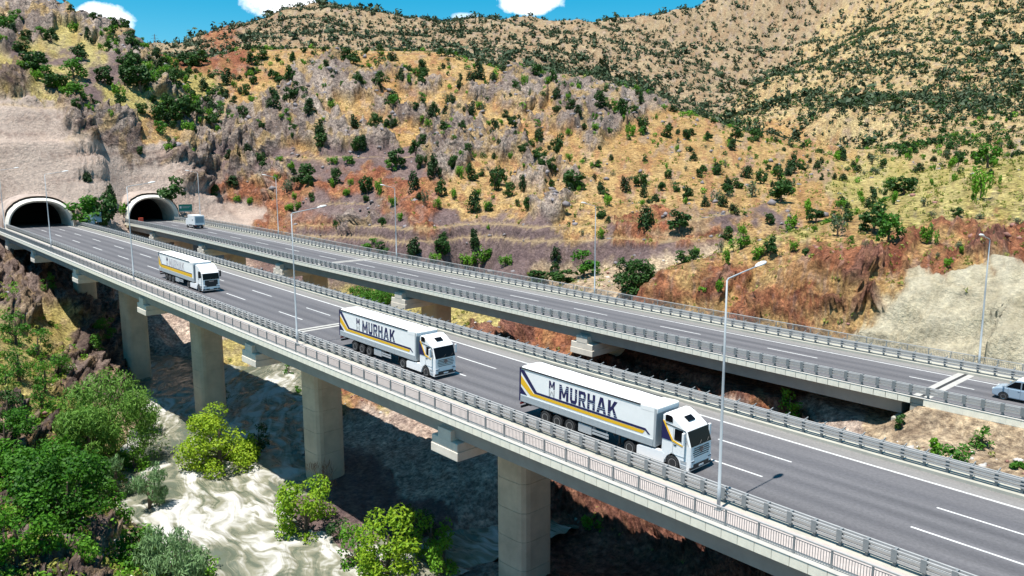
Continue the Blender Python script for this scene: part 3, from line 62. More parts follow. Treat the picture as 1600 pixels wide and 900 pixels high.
NEARPLANTS=[(-87.3,-21.7,6.7,8.5,"oak"),(-78.2,-21.1,8.2,9.6,"oak"),(-68.4,-26.7,5.0,5.9,"oak"),(-91.3,-23.2,3.9,4.5,"oak"),(-109.0,-9.3,12.6,12.5,"willow"),(-103.0,-13.5,8.0,8.5,"willow2"),(-119.3,-2.8,6.0,5.6,"willow"),(-126.2,-16.2,6.7,4.9,"pine"),(-125.3,-13.3,5.4,4.3,"pine"),(-115.7,-15.6,5.3,4.2,"pine"),(-119.5,-18.8,4.7,3.8,"pine"),(-141.8,-13.6,6.1,5.0,"bush"),(-140.0,-11.1,5.1,4.5,"bush"),(-132.7,-9.8,4.6,3.8,"pine"),(-107.7,-20.6,3.7,3.2,"darkbush"),(-116.4,-14.0,3.0,3.8,"limebush"),(-156.0,0.8,3.6,3.5,"bush"),(-181.3,-1.0,4.5,3.4,"bush"),(-168.6,5.7,5.2,5.0,"bush"),(-104.1,-19.4,3.1,3.3,"bush"),(-73.5,-13.6,5.9,7.1,"silver"),(-92.0,-10.2,6.0,4.4,"silver"),(-98.1,-12.0,5.0,4.7,"silver"),(-105.6,-7.9,3.2,4.9,"limebush"),(-75.7,-16.7,4.0,4.6,"oak"),(-68.5,-22.6,2.7,3.6,"limebush"),(-72.8,-11.2,1.9,3.7,"limebush"),(-105.7,-9.7,2.9,3.2,"bush"),(-98.6,0.5,9.2,10.1,"lime"),(-123.8,9.7,6.3,5.3,"dark"),(-101.4,6.9,4.3,4.0,"dark"),(-98.9,4.0,3.5,4.2,"lime"),(-74.4,0.1,7.0,7.1,"lime"),(-81.9,6.2,4.3,4.1,"deadstems"),(-64.6,0.6,4.8,4.7,"limebush"),(-61.1,1.7,7.2,7.6,"lime"),(-62.2,7.5,5.6,4.8,"limebush"),(-65.9,8.3,4.1,5.7,"dark"),(-70.1,1.7,2.4,2.6,"dark"),(-58.0,5.8,3.8,3.7,"limebush"),(-136.0,28.3,2.7,2.1,"bush"),(-123.1,23.9,1.7,1.7,"bush"),(-55.0,23.5,1.7,3.1,"limebush"),(-40.7,37.3,3.2,2.8,"limebush"),(-21.4,28.5,2.1,3.1,"bush"),(-21.6,33.2,2.0,2.0,"pine"),(-23.7,29.5,1.3,1.2,"limebush"),(-27.9,33.3,1.3,1.1,"darkbush"),(-18.1,30.5,0.7,1.1,"bush"),(-155.1,59.6,5.4,10.5,"bush2"),(-168.7,62.6,4.8,6.2,"bush2"),(-83.9,64.1,6.9,7.5,"bigdark"),(-87.1,-16.9,4.8,5.3,"oak"),(-99.9,-22.3,4.5,5.6,"oak"),(-98.7,-19.6,3.6,5.0,"oak"),(-86.9,-15.1,3.4,4.0,"oak"),(-75.6,-26.6,3.9,3.8,"limebush"),(-68.3,-25.0,3.1,3.5,"limebush")]
NEARLABELS=[('tall glossy dark green tree in the dense grove at lower left, rear of the grove', 'tree', None), ('widest glossy dark green tree in the grove at lower left, front of the grove', 'tree', None), ('dark green tree cut by the lower left corner', 'tree', None), ('dark green tree at the left edge, above the grove', 'tree', None), ('largest feathery willow hanging over the left bank beside the second pier', 'tree', None), ('smaller willow in front of the largest one on the left bank', 'tree', None), ('small willow leaning over the rapids on the left bank', 'tree', None), ('tallest slender tree on the rocky left bank, near the left edge', 'tree', None), ('slender tree on the rocky left bank, rear one of a close pair', 'tree', None), ('slender tree on the rocky left bank, front one of a close pair', 'tree', None), ('short slender tree on the rocky left bank, at the very left edge', 'tree', None), ('bush on the rocky left bank above the slender trees, left one', 'bush', None), ('bush on the rocky left bank above the slender trees, right one', 'bush', None), ('slender tree on the rocky left bank, nearest the dark rock outcrop', 'tree', None), ('round dark bush alone on the bare earth at the left edge', 'bush', None), ('lime green bush beside the feathery willow, on bare earth', 'bush', None), ('green bush at the foot of the dark rock outcrop', 'bush', None), ('green bush on top of the dark rock outcrop below the left tunnel', 'bush', None), ('green bush between the dark rock outcrop and the pier', 'bush', None), ('green bush at the left edge above the grove', 'bush', None), ('biggest silvery bush at the water edge, bottom of the picture', 'bush', None), ('upright silvery bush at the water edge above the biggest one', 'bush', None), ('silvery bush behind the grove, left of the upright silvery one', 'bush', None), ('lime green bush overhanging the rapids below the small willow', 'bush', None), ('compact dark green tree left of the biggest silvery bush', 'tree', None), ('lime green bush at the bottom edge below the grove', 'bush', None), ('low lime green bush right of the biggest silvery bush, bottom edge', 'bush', None), ('green bush between the willow and the grove', 'bush', None), ('big yellow green bush in the middle of the rapids', 'bush', None), ('shaded dark bush at the foot of the third pier', 'bush', None), ('shaded dark bush right of the big yellow green one in the rapids', 'bush', None), ('small yellow green bush behind the big one in the rapids', 'bush', None), ('yellow green bush at the foot of the second pier, below its dry stems', 'bush', None), ('reddish dry stems at the foot of the second pier', 'bush', None), ('bright green bush at bottom, left part of the gravel bar thicket', 'bush', None), ('big yellow green bush at bottom centre of the gravel bar', 'bush', None), ('bright green bush at bottom, right part of the gravel bar thicket', 'bush', None), ('dark shaded bush at the back of the gravel bar thicket', 'bush', None), ('small dark bush just right of the second pier bush', 'bush', None), ('bright green bush at the right end of the gravel bar thicket, at the bottom edge', 'bush', None), ('bush on the upstream shore seen between the piers', 'bush', None), ('low bush on the upstream shore beside the second pier', 'bush', None), ('bright bush under the nearer viaduct, on the red rocks', 'bush', None), ('bright bush on the red earth between the two viaducts', 'bush', None), ('spreading green bush on the sandy ground between the roads', 'bush', None), ('dark upright young pine on the sandy ground between the roads', 'tree', None), ('small yellow green bush on sandy ground beside the spreading bush', 'bush', None), ('dark low bush at the foot of the concrete abutment', 'bush', None), ('low bush at the right edge of the sandy ground', 'bush', None), ('wide green bush seen under the farther viaduct, behind the middle truck', 'bush', None), ('smaller green bush seen under the farther viaduct, left of the wide one', 'bush', None), ('broad dark tree close behind the farther guardrail and its lamp post', 'tree', None), ('dark green tree in the middle of the lower left grove', 'tree', None), ('dark green tree at the left edge, rear of the grove', 'tree', None), ('dark green tree at the rear of the grove, right of the left edge one', 'tree', None), ('dark green tree on the river side of the grove', 'tree', None), ('bright green bush at the left edge, under the grove', 'bush', None), ('bright green bush under the front of the grove', 'bush', None)]
# ------------------------------------------------------------------ terrain maths (world metres)
CX, CY, CZ = 0.0, -36.18, 21.23            # the drone's position: the sheet is finest near it
FX, FY = -0.750, 0.661                     # level view direction
RX, RY = 0.661, 0.750
G1, G2, G3, H2, H3 = DECK
def dk(u):
    u = np.clip(np.asarray(u, float), -275, 80)
    return H2*u*u+H3*u**3, G1*u+G2*u*u+G3*u**3, 2*H2*u+3*H3*u*u, G1+2*G2*u+3*G3*u*u
def deck_pt(u, v, w=0.0):
    y, z, t, s = dk(u)
    n = math.sqrt(1+s*s); a = math.sqrt(1+t*t)
    return np.array([u - v*t/a - w*s/n, y + v/a, z + w/n])
def far_off(u):
    return np.interp(u, [-260,-232,-180,-135,-105,-84,-50,-27,0,60], [38.4,38.6,38.7,39.1,40.2,41.2,42.3,43.0,43.4,44.0])
def to_uv(x, y):
    u = np.array(x, float); 
    u = np.clip(u, -400, 300)
    for _ in range(4):
        yy, zz, t, s = dk(u)
        v = (y-yy)*np.sqrt(1+t*t); u = x + v*t/np.sqrt(1+t*t)
    yy, zz, t, s = dk(u)
    return u, (y-yy)*np.sqrt(1+t*t), zz
def _h(ix, iy, seed):
    n = (ix.astype(np.int64)*374761393 + iy.astype(np.int64)*668265263 + seed*974634777) & 0xffffffff
    n = ((n ^ (n >> 13))*1274126177) & 0xffffffff
    n = ((n ^ (n >> 16))*2246822519) & 0xffffffff
    return (n ^ (n >> 15)) & 0xffff
def perlin(x, y, seed=0):
    xi = np.floor(x); yi = np.floor(y); fx = x-xi; fy = y-yi
    ux = fx*fx*fx*(fx*(fx*6-15)+10); uy = fy*fy*fy*(fy*(fy*6-15)+10)
    def g(ix, iy, dx, dy):
        a = _h(ix, iy, seed)*(2*np.pi/65536.0)
        return np.cos(a)*dx + np.sin(a)*dy
    n00 = g(xi, yi, fx, fy); n10 = g(xi+1, yi, fx-1, fy); n01 = g(xi, yi+1, fx, fy-1); n11 = g(xi+1, yi+1, fx-1, fy-1)
    return ((n00*(1-ux)+n10*ux)*(1-uy) + (n01*(1-ux)+n11*ux)*uy)*1.5
def fbm(x, y, octs=4, seed=0, gain=0.5, ridged=False):
    s = 0; a = 1.0; f = 1.0; t = 0
    for o in range(octs):
        n = perlin(x*f+o*17.3, y*f-o*9.1, seed+o)
        if ridged: n = 1-2*np.abs(n)
        s = s + a*n; t += a; a *= gain; f *= 2.03
    return s/t
def polar(x, y, z=None):
    dx = x-CX; dy = y-CY
    d = dx*FX+dy*FY; r = dx*RX+dy*RY
    return r/d, np.log(d)
class RBF:
    def __init__(s, C):
        C = np.array(C, float)
        X, L = polar(C[:,0], C[:,1]); d = np.exp(L)
        s.P = np.stack([X, L*1.15], -1); E = (C[:,2]-CZ)/d
        c = 0.02; s.c2 = c*c
        D = np.sqrt(((s.P[:,None]-s.P[None])**2).sum(-1)+s.c2)
        n = len(C); A = np.zeros((n+3, n+3)); A[:n,:n] = D - np.eye(n)*0.004
        A[:n,n] = 1; A[:n,n+1:] = s.P; A[n:,:n] = A[:n,n:].T
        s.w = np.linalg.solve(A, np.r_[E, 0, 0, 0])
    def __call__(s, X, L):
        sh = X.shape; q = np.stack([X.ravel(), L.ravel()*1.15], -1); out = np.empty(len(q))
        n = len(s.P)
        for i in range(0, len(q), 40000):
            b = q[i:i+40000].astype(np.float32); Pf = s.P.astype(np.float32)
            D = np.sqrt((b[:,0:1]-Pf[:,0])**2+(b[:,1:2]-Pf[:,1])**2+np.float32(s.c2))
            out[i:i+40000] = D@s.w[:n].astype(np.float32) + s.w[n] + b@s.w[n+1:].astype(np.float32)
        return out.reshape(sh)
def smooth(a, b, x):
    t = np.clip((x-a)/(b-a), 0, 1); return t*t*(3-2*t)
NT = 13
PORTAL1 = (-227.5, 11.9); PORTAL2 = (-229.0, .2)     # along and across the decks
_bx = [-.28,-.24,-.16,-.08,0,.08,.16,.24,.30]
BENCHES = [(_bx, [1.3,1.6,2.4,2.6,3.2,3.8,4.4,5.2,6.0], 155, 240, .8, 1.5), (_bx, [3.6,4.0,5.0,5.4,6.0,6.5,7.4,9.0,10.0], 155, 245, .75, 1.5),
  ([-.37,-.3,-.08,0.0,.1], [22.2,22.6,22.8,21.8,21.0], 225, 290, 1.0, 3.2), ([-.70,-.6,-.44], [52,53,54], 230, 300, .9, 3.5), ([-.80,-.6,-.53], [27.5,27.5,27.0], 190, 235, 1.5, 5), ([-.80,-.6,-.54], [36.6,36.6,36.0], 195, 245, 1.5, 5),
  ([-.24,-.1,.1,.2], [9.5,10.5,11,11], 185, 250, .35, 1.2)]
def type_weights(X, L, E, TP, x, y):
    """soft patches of ground kinds, from sample points"""
    T = np.array(TP, float)
    tX, tL = polar(T[:,0], T[:,1]); tE = (T[:,2]-CZ)/np.exp(tL)
    d = np.exp(L)
    wx = fbm(X/.05, E/.04, 5, 51, .62)*0.05; wy = fbm(X/.05, E/.04, 5, 77, .62)*0.034
    q = np.stack([X+wx, (E+wy)*1.5, L*.22], -1).reshape(-1, 3)
    Q = np.stack([tX, tE*1.5, tL*.22], -1)
    kinds = T[:,3].astype(int)
    out = np.zeros((len(q), NT), np.float32)
    for i in range(0, len(q), 40000):
        b = q[i:i+40000].astype(np.float32)
        D2 = ((b[:,None,0]-Q[None,:,0])**2+(b[:,None,1]-Q[None,:,1])**2+(b[:,None,2]-Q[None,:,2])**2).astype(np.float32)
        m = D2.min(1, keepdims=True)
        w = np.exp(-(D2-m)/(0.00012+0.12*m))
        for k in range(NT):
            s = kinds == k
            if s.any(): out[i:i+40000, k] = w[:, s].max(1)
    out /= out.sum(1, keepdims=True)
    return out.reshape(X.shape+(NT,))
def build_terrain(CTRL, TP, naz, nrad, azmax=0.86, d0=22.0, d1=1900.0):
    rbf = RBF(CTRL)
    X1 = np.linspace(-azmax, azmax, naz)
    k = np.linspace(0, 1, 4000); Lk = math.log(d0)+(math.log(d1)-math.log(d0))*k
    dens = np.interp(np.exp(Lk), [22, 50, 70, 240, 380, 700, 1250, 1900], [.4, .8, 1.2, 1.7, 1.3, .75, .6, .1])
    cum = np.r_[0, np.cumsum((dens[1:]+dens[:-1])/2)]; cum /= cum[-1]
    L1 = np.interp(np.linspace(0, 1, nrad), cum, Lk)
    L, X = np.meshgrid(L1, X1, indexing='ij')
    d = np.exp(L); E = rbf(X, L); z = CZ+E*d
    x = CX+d*(FX+X*RX); y = CY+d*(FY+X*RY)
    # roads: keep the ground clear of the decks, carry it up to them at the east end
    u, v, zr = to_uv(x, y)
    off = far_off(u); vf = v-off
    # broad relief
    rel = smooth(60, 300, d)
    z = z + fbm(x/60, y/60, 3, 5)*2.2*rel*smooth(.0, 40, d-120) + fbm(x/18, y/18, 3, 9)*(.25+.5*rel)
    far = smooth(430, 700, d)
    z = z + far*(fbm(x/140, y/140, 4, 21, ridged=True)-.3)*14
    east = smooth(-31, -26, u)
    lim = zr-3.5+1.5*np.maximum(0, np.abs(vf-.8)-9.3)
    gate = (u < -27) & (u > -221)
    z = np.where(gate, np.minimum(z, lim), z)
    z = np.where((u < 40) & (u > -217), np.minimum(z, zr-3.6+1.5*np.maximum(0, np.abs(v-11)-10.8)), z)
    e_ = np.maximum(0, np.abs(vf-.8)-8.6)
    zl = np.clip(z, zr-.45-1.0*e_, zr-.45+1.7*e_)
    z = z*(1-east)+zl*east
    # cut benches: flat treads with steeper faces between them
    tread = np.zeros_like(z)
    for xs, zs, dlo, dhi, a, b in BENCHES:
        zb = np.interp(X, xs, zs) + fbm(X/.05, X/.05, 2, 71)*.25
        m = smooth(xs[0]-.015, xs[0]+.03, X)*(1-smooth(xs[-1]-.03, xs[-1]+.015, X))*smooth(dlo-8, dlo, d)*(1-smooth(dhi, dhi+8, d))
        q = z-zb; aq = np.abs(q)
        q2 = np.where(aq < b, np.sign(q)*np.maximum(0, aq-a)*(b/(b-a)), q)
        z = z*(1-m)+(zb+q2)*m
        tread = np.maximum(tread, m*(aq < a*1.05))
    # the tunnel mouths: open in front, hillside carried over the concrete ring behind
    sp = np.zeros_like(z)
    for pu, pv, dv, hw, hh in ((PORTAL1[0], PORTAL1[1], v-PORTAL1[1], 7.75, 7.6), (PORTAL2[0], PORTAL2[1], vf-PORTAL2[1], 7.05, 7.6)):
        ins = (np.abs(dv) < hw+.3) & (u > -262) & (u < -200)
        arch = hh*np.clip(1-(np.abs(dv)/(hw+.3))**2.3, 0, 1)**.43+.15
        z = np.where(ins & (u < pu-1.2), np.maximum(z, zr+arch), z)
        z = np.where(ins & (u >= pu-1.2), np.minimum(z, zr-1.2), z)
        sp = np.maximum(sp, (1-smooth(hw+.5, hw+4, np.abs(dv)))*smooth(-262, -250, u)*(1-smooth(-222, -215, u)))
    tread = tread*(1-sp)
    W = type_weights(X, L, (z-CZ)/d, TP, x, y)
    return dict(tread=tread, still=sp, X1=X1, L1=L1, x=x, y=y, z=z, W=W, d=d, u=u, v=v, vf=vf, zr=zr)
def lookup(T, x, y, F=None):
    F = T['z'] if F is None else F
    X, L = polar(np.asarray(x, float), np.asarray(y, float))
    i = np.interp(L, T['L1'], np.arange(len(T['L1']))); j = np.interp(X, T['X1'], np.arange(len(T['X1'])))
    i0 = np.clip(i.astype(int), 0, len(T['L1'])-2); j0 = np.clip(j.astype(int), 0, len(T['X1'])-2)
    a = i-i0; b = j-j0
    if F.ndim == 3: a = a[..., None]; b = b[..., None]
    return F[i0,j0]*(1-a)*(1-b)+F[i0+1,j0]*a*(1-b)+F[i0,j0+1]*(1-a)*b+F[i0+1,j0+1]*a*b
# ------------------------------------------------------------------ helpers: materials
def material(name, col, rough=.7, metal=0.0, var=0.0, scale=1.0, bump=0.0, bscale=None, col2=None, detail=5, spec=.5, aniso=(1,1,1)):
    m = bpy.data.materials.new(name); m.use_nodes = True; t = m.node_tree; b = t.nodes['Principled BSDF']
    b.inputs['Roughness'].default_value = rough; b.inputs['Metallic'].default_value = metal; b.inputs['Specular IOR Level'].default_value = spec
    b.inputs['Base Color'].default_value = (*col, 1)
    if var or bump or col2:
        tc = t.nodes.new('ShaderNodeTexCoord'); mp = t.nodes.new('ShaderNodeMapping'); mp.inputs['Scale'].default_value = aniso
        t.links.new(tc.outputs['Object'], mp.inputs['Vector'])
        n = t.nodes.new('ShaderNodeTexNoise'); n.inputs['Scale'].default_value = scale; n.inputs['Detail'].default_value = detail; n.inputs['Roughness'].default_value = .65
        t.links.new(mp.outputs[0], n.inputs['Vector'])
        if var or col2:
            r = t.nodes.new('ShaderNodeValToRGB'); r.color_ramp.elements[0].position = .3; r.color_ramp.elements[1].position = .7
            lo = col2 or tuple(c*(1-var) for c in col); hi = col if col2 else tuple(min(1, c*(1+var)) for c in col)
            r.color_ramp.elements[0].color = (*lo, 1); r.color_ramp.elements[1].color = (*hi, 1)
            t.links.new(n.outputs[0], r.inputs[0]); t.links.new(r.outputs[0], b.inputs['Base Color'])
        if bump:
            n2 = t.nodes.new('ShaderNodeTexNoise'); n2.inputs['Scale'].default_value = bscale or scale*3; n2.inputs['Detail'].default_value = 6
            t.links.new(mp.outputs[0], n2.inputs['Vector'])
            bp = t.nodes.new('ShaderNodeBump'); bp.inputs['Strength'].default_value = 1; bp.inputs['Distance'].default_value = bump
            t.links.new(n2.outputs[0], bp.inputs['Height']); t.links.new(bp.outputs[0], b.inputs['Normal'])
    return m
def leaf_material(name, col, col2, trans=.25):
    m = bpy.data.materials.new(name); m.use_nodes = True; t = m.node_tree; t.nodes.clear()
    o = t.nodes.new('ShaderNodeOutputMaterial'); g = t.nodes.new('ShaderNodeNewGeometry'); oi = t.nodes.new('ShaderNodeObjectInfo')
    r = t.nodes.new('ShaderNodeMixRGB'); r.inputs[1].default_value = (*col, 1); r.inputs[2].default_value = (*col2, 1)
    ad = t.nodes.new('ShaderNodeMath'); ad.operation = 'MULTIPLY_ADD'; ad.inputs[1].default_value = .55
    t.links.new(g.outputs['Random Per Island'], ad.inputs[0])
    m2 = t.nodes.new('ShaderNodeMath'); m2.operation = 'MULTIPLY'; m2.inputs[1].default_value = .45
    t.links.new(oi.outputs['Random'], m2.inputs[0]); t.links.new(m2.outputs[0], ad.inputs[2]); t.links.new(ad.outputs[0], r.inputs[0])
    d = t.nodes.new('ShaderNodeBsdfPrincipled'); d.inputs['Roughness'].default_value = .6; d.inputs['Specular IOR Level'].default_value = .25
    tr = t.nodes.new('ShaderNodeBsdfTranslucent'); mxs = t.nodes.new('ShaderNodeMixShader'); mxs.inputs[0].default_value = trans
    t.links.new(r.outputs[0], d.inputs['Base Color']); t.links.new(r.outputs[0], tr.inputs[0])
    t.links.new(d.outputs[0], mxs.inputs[1]); t.links.new(tr.outputs[0], mxs.inputs[2]); t.links.new(mxs.outputs[0], o.inputs[0])
    return m
M = {}
M['concrete'] = material('concrete', (.40,.385,.325), .85, var=.14, scale=.6, bump=.004, bscale=12)
M['panel'] = material('panel_concrete', (.78,.735,.61), .85, var=.22, scale=.7, bump=.003, bscale=15)
M['girder'] = material('girder_concrete', (.34,.33,.30), .85, var=.12, scale=.5, bump=.004, bscale=10)
M['pier'] = material('pier_concrete', (.58,.46,.33), .9, var=.2, scale=.35, bump=.006, bscale=8)
M['cap'] = material('cap_concrete', (.72,.65,.55), .85, var=.14, scale=.7, bump=.004, bscale=10)
M['walk'] = material('walkway_paving', (.42,.365,.335), .85, var=.12, scale=2.5, bump=.003)
M['kerb'] = material('kerb_concrete', (.42,.40,.365), .85, var=.1, scale=1.5)
M['steel'] = material('galvanised_steel', (.36,.355,.345), .6, .0, var=.1, scale=3)
M['post'] = material('post_steel', (.20,.215,.22), .6, .0, var=.1, scale=3)
M['pole'] = material('lamp_post_steel', (.38,.41,.43), .55, .0, var=.06, scale=2)
M['paint'] = material('road_paint', (.74,.73,.70), .6, scale=2.2, col2=(.46,.45,.44))
M['portal'] = material('portal_concrete', (.72,.68,.60), .85, var=.12, scale=.4, bump=.01, bscale=4)
M['collar'] = material('sprayed_concrete', (.37,.295,.25), .95, var=.25, scale=.5, bump=.15, bscale=1.2)
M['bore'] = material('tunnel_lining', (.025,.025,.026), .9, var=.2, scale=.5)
M['lamp'] = material('lamp_head_enamel', (.8,.8,.78), .4)
M['dark'] = material('dark_rubber_seal', (.03,.03,.03), .8)
M['white'] = material('white_paint', (.82,.81,.80), .32)
M['tarp'] = material('white_tarpaulin', (.84,.83,.81), .55, var=.03, scale=1.2, bump=.008, bscale=1.2)
M['cabw'] = material('white_cab_paint', (.84,.83,.82), .25)
M['navy'] = material('navy_print', (.007,.007,.07), .5)
M['yellow'] = material('yellow_print', (.80,.45,.01), .5)
M['letter_grey'] = material('grey_print', (.42,.42,.42), .5)
M['letter_faint'] = material('faded_print', (.50,.46,.48), .5)
M['alu'] = material('aluminium_boards', (.45,.48,.50), .45, .3, var=.06, scale=2)
M['black'] = material('black_plastic', (.018,.018,.02), .5)
M['tyre'] = material('tyre_rubber', (.022,.022,.023), .85)
M['rim'] = material('wheel_steel', (.42,.42,.42), .45, .4)
M['glass'] = material('dark_glass', (.005,.006,.008), .12, spec=.12)
M['chassis'] = material('chassis_steel', (.03,.03,.033), .6)
M['chrome'] = material('chrome', (.6,.6,.62), .2, .9)
M['lens'] = material('headlamp_glass', (.62,.66,.7), .15)
M['red_lens'] = material('red_lamp_glass', (.5,.02,.01), .2)
M['orange_lens'] = material('orange_lamp_glass', (.8,.25,.02), .2)
M['blue'] = material('pale_blue_paint', (.36,.44,.52), .25, .2)
M['greybox'] = material('grey_door_panel', (.28,.36,.42), .5)
M['green_sign'] = material('green_sign_face', (.0,.20,.15), .5)
M['sign_back'] = material('sign_back_aluminium', (.36,.48,.56), .5, .2)
M['red'] = material('red_paint', (.55,.07,.03), .5)
M['bark'] = material('bark', (.12,.085,.06), .9, var=.3, scale=3)
M['stem'] = material('dry_stems', (.30,.15,.09), .9, var=.25, scale=3)
M['stone'] = material('grey_stone', (.22,.195,.20), .9, var=.25, scale=.8, bump=.05, bscale=2.5)
M['red_stone'] = material('red_stone', (.28,.14,.11), .9, var=.3, scale=.8, bump=.05, bscale=2.5)
M['pale_stone'] = material('pale_stone', (.52,.48,.44), .9, var=.2, scale=.8, bump=.04, bscale=2.5)
# ------------------------------------------------------------------ helpers: objects
def link(name, me, parent=None, loc=(0,0,0)):
    o = bpy.data.objects.new(name, me); COL.objects.link(o)
    if parent is not None: o.parent = parent
    o.location = loc
    return o
def tag(o, label=None, cat=None, group=None, kind=None):
    if label: o['label'] = label
    if cat: o['category'] = cat
    if group: o['group'] = group
    if kind: o['kind'] = kind
    return o
def empty(name, loc, label, cat, group=None, mat=None):
    o = bpy.data.objects.new(name, None); COL.objects.link(o); o.empty_display_size = .5
    if mat is not None: o.matrix_world = mat
    else: o.location = loc
    return tag(o, label, cat, group)
class MB:
    def __init__(s): s.v = []; s.f = []; s.m = []
    def add(s, vs, fs, mi=0):
        b = len(s.v); s.v += [tuple(map(float, x)) for x in vs]; s.f += [tuple(b+i for i in f) for f in fs]; s.m += [mi]*len(fs); return s
    def box(s, a, b, mi=0, mat=None):
        (x0,y0,z0),(x1,y1,z1) = a, b
        vs = [(x0,y0,z0),(x1,y0,z0),(x1,y1,z0),(x0,y1,z0),(x0,y0,z1),(x1,y0,z1),(x1,y1,z1),(x0,y1,z1)]
        if mat is not None: vs = [mat @ Vector(q) for q in vs]
        return s.add(vs, [(0,3,2,1),(4,5,6,7),(0,1,5,4),(1,2,6,5),(2,3,7,6),(3,0,4,7)], mi)
    def prism(s, poly, axis, a, b, mi=0):
        """extrude a 2-D polygon along an axis; polygon coords are the two other axes in order"""
        n = len(poly)
        def P(q, t):
            return (t,q[0],q[1]) if axis == 0 else (q[0],t,q[1]) if axis == 1 else (q[0],q[1],t)
        vs = [P(q, a) for q in poly]+[P(q, b) for q in poly]
        fs = [tuple(range(n)), tuple(range(2*n-1, n-1, -1))]+[(i, i+n, (i+1)%n+n, (i+1)%n) for i in range(n)]
        return s.add(vs, fs, mi)
    def tube(s, pts, rad, n=8, mi=0, cap=True):
        pts = [Vector(p) for p in pts]; rad = rad if hasattr(rad, '__len__') else [rad]*len(pts); b = len(s.v)
        for i, p in enumerate(pts):
            d = (pts[min(i+1, len(pts)-1)]-pts[max(i-1, 0)]).normalized()
            a = d.orthogonal().normalized() if i == 0 else (a - d*a.dot(d)).normalized()
            c = d.cross(a)
            for k in range(n):
                t = 2*math.pi*k/n; q = p+(a*math.cos(t)+c*math.sin(t))*rad[i]; s.v.append(tuple(q))
        for i in range(len(pts)-1):
            for k in range(n):
                s.f.append((b+i*n+k, b+i*n+(k+1)%n, b+(i+1)*n+(k+1)%n, b+(i+1)*n+k)); s.m.append(mi)
        if cap:
            s.f.append(tuple(b+k for k in range(n-1, -1, -1))); s.m.append(mi)
            e = b+(len(pts)-1)*n; s.f.append(tuple(e+k for k in range(n))); s.m.append(mi)
        return s
    def lathe(s, prof, axis=1, c=(0,0,0), n=16, mi=0):
        """prof: (t along axis, radius)"""
        b = len(s.v)
        for t, r in prof:
            for k in range(n):
                a = 2*math.pi*k/n; x, y = r*math.cos(a), r*math.sin(a)
                q = (t,x,y) if axis == 0 else (x,t,y) if axis == 1 else (x,y,t)
                s.v.append((q[0]+c[0], q[1]+c[1], q[2]+c[2]))
        for i in range(len(prof)-1):
            for k in range(n):
                s.f.append((b+i*n+k, b+i*n+(k+1)%n, b+(i+1)*n+(k+1)%n, b+(i+1)*n+k)); s.m.append(mi)
        s.f.append(tuple(b+k for k in range(n))); s.m.append(mi)
        e = b+(len(prof)-1)*n; s.f.append(tuple(e+k for k in range(n-1, -1, -1))); s.m.append(mi)
        return s
    def mesh(s, name, mats, bevel=0, smooth=False):
        me = bpy.data.meshes.new(name); me.from_pydata(s.v, [], s.f)
        for m in (mats if isinstance(mats, (list, tuple)) else [mats]): me.materials.append(m)
        if max(s.m, default=0): me.polygons.foreach_set('material_index', s.m)
        bm = bmesh.new(); bm.from_mesh(me); bmesh.ops.recalc_face_normals(bm, faces=bm.faces)
        if bevel:
            es = [e for e in bm.edges if len(e.link_faces) == 2 and e.calc_face_angle(0) > .6]
            bmesh.ops.bevel(bm, geom=es, offset=bevel, segments=2, affect='EDGES', profile=.6)
        bm.to_mesh(me); bm.free()
        if smooth: me.polygons.foreach_set('use_smooth', [True]*len(me.polygons))
        me.update(); return me
    def build(s, name, mats, parent=None, bevel=0, smooth=False, loc=(0,0,0)):
        return link(name, s.mesh(name, mats, bevel, smooth), parent, loc)
def np_mesh(name, V, F, mats, smooth=False):
    me = bpy.data.meshes.new(name); V = np.asarray(V, np.float32); F = np.asarray(F, np.int32); k = F.shape[1]
    me.vertices.add(len(V)); me.vertices.foreach_set('co', V.ravel())
    me.loops.add(F.size); me.loops.foreach_set('vertex_index', F.ravel())
    me.polygons.add(len(F)); me.polygons.foreach_set('loop_start', np.arange(0, F.size, k, dtype=np.int32)); me.polygons.foreach_set('loop_total', np.full(len(F), k, np.int32))
    if smooth: me.polygons.foreach_set('use_smooth', np.ones(len(F), bool))
    for m in (mats if isinstance(mats, (list, tuple)) else [mats]): me.materials.append(m)
    me.update(calc_edges=True); me.validate(); return me
def frame(u, v, w=0.0, far=False):
    f = (lambda a: far_off(a)) if far else (lambda a: 0.0)
    P = deck_pt(u, f(u)+v, w); Q = deck_pt(u+.5, f(u+.5)+v, w); Q0 = deck_pt(u-.5, f(u-.5)+v, w)
    X = Vector(Q-Q0).normalized(); Z = Vector((0,0,1)); Y = Z.cross(X).normalized(); Z = X.cross(Y)
    return Matrix(((X.x,Y.x,Z.x,P[0]),(X.y,Y.y,Z.y,P[1]),(X.z,Y.z,Z.z,P[2]),(0,0,0,1)))
def urange(a, b, step):
    n = max(1, int(round(abs(b-a)/step))); return [a+(b-a)*i/n for i in range(n+1)]
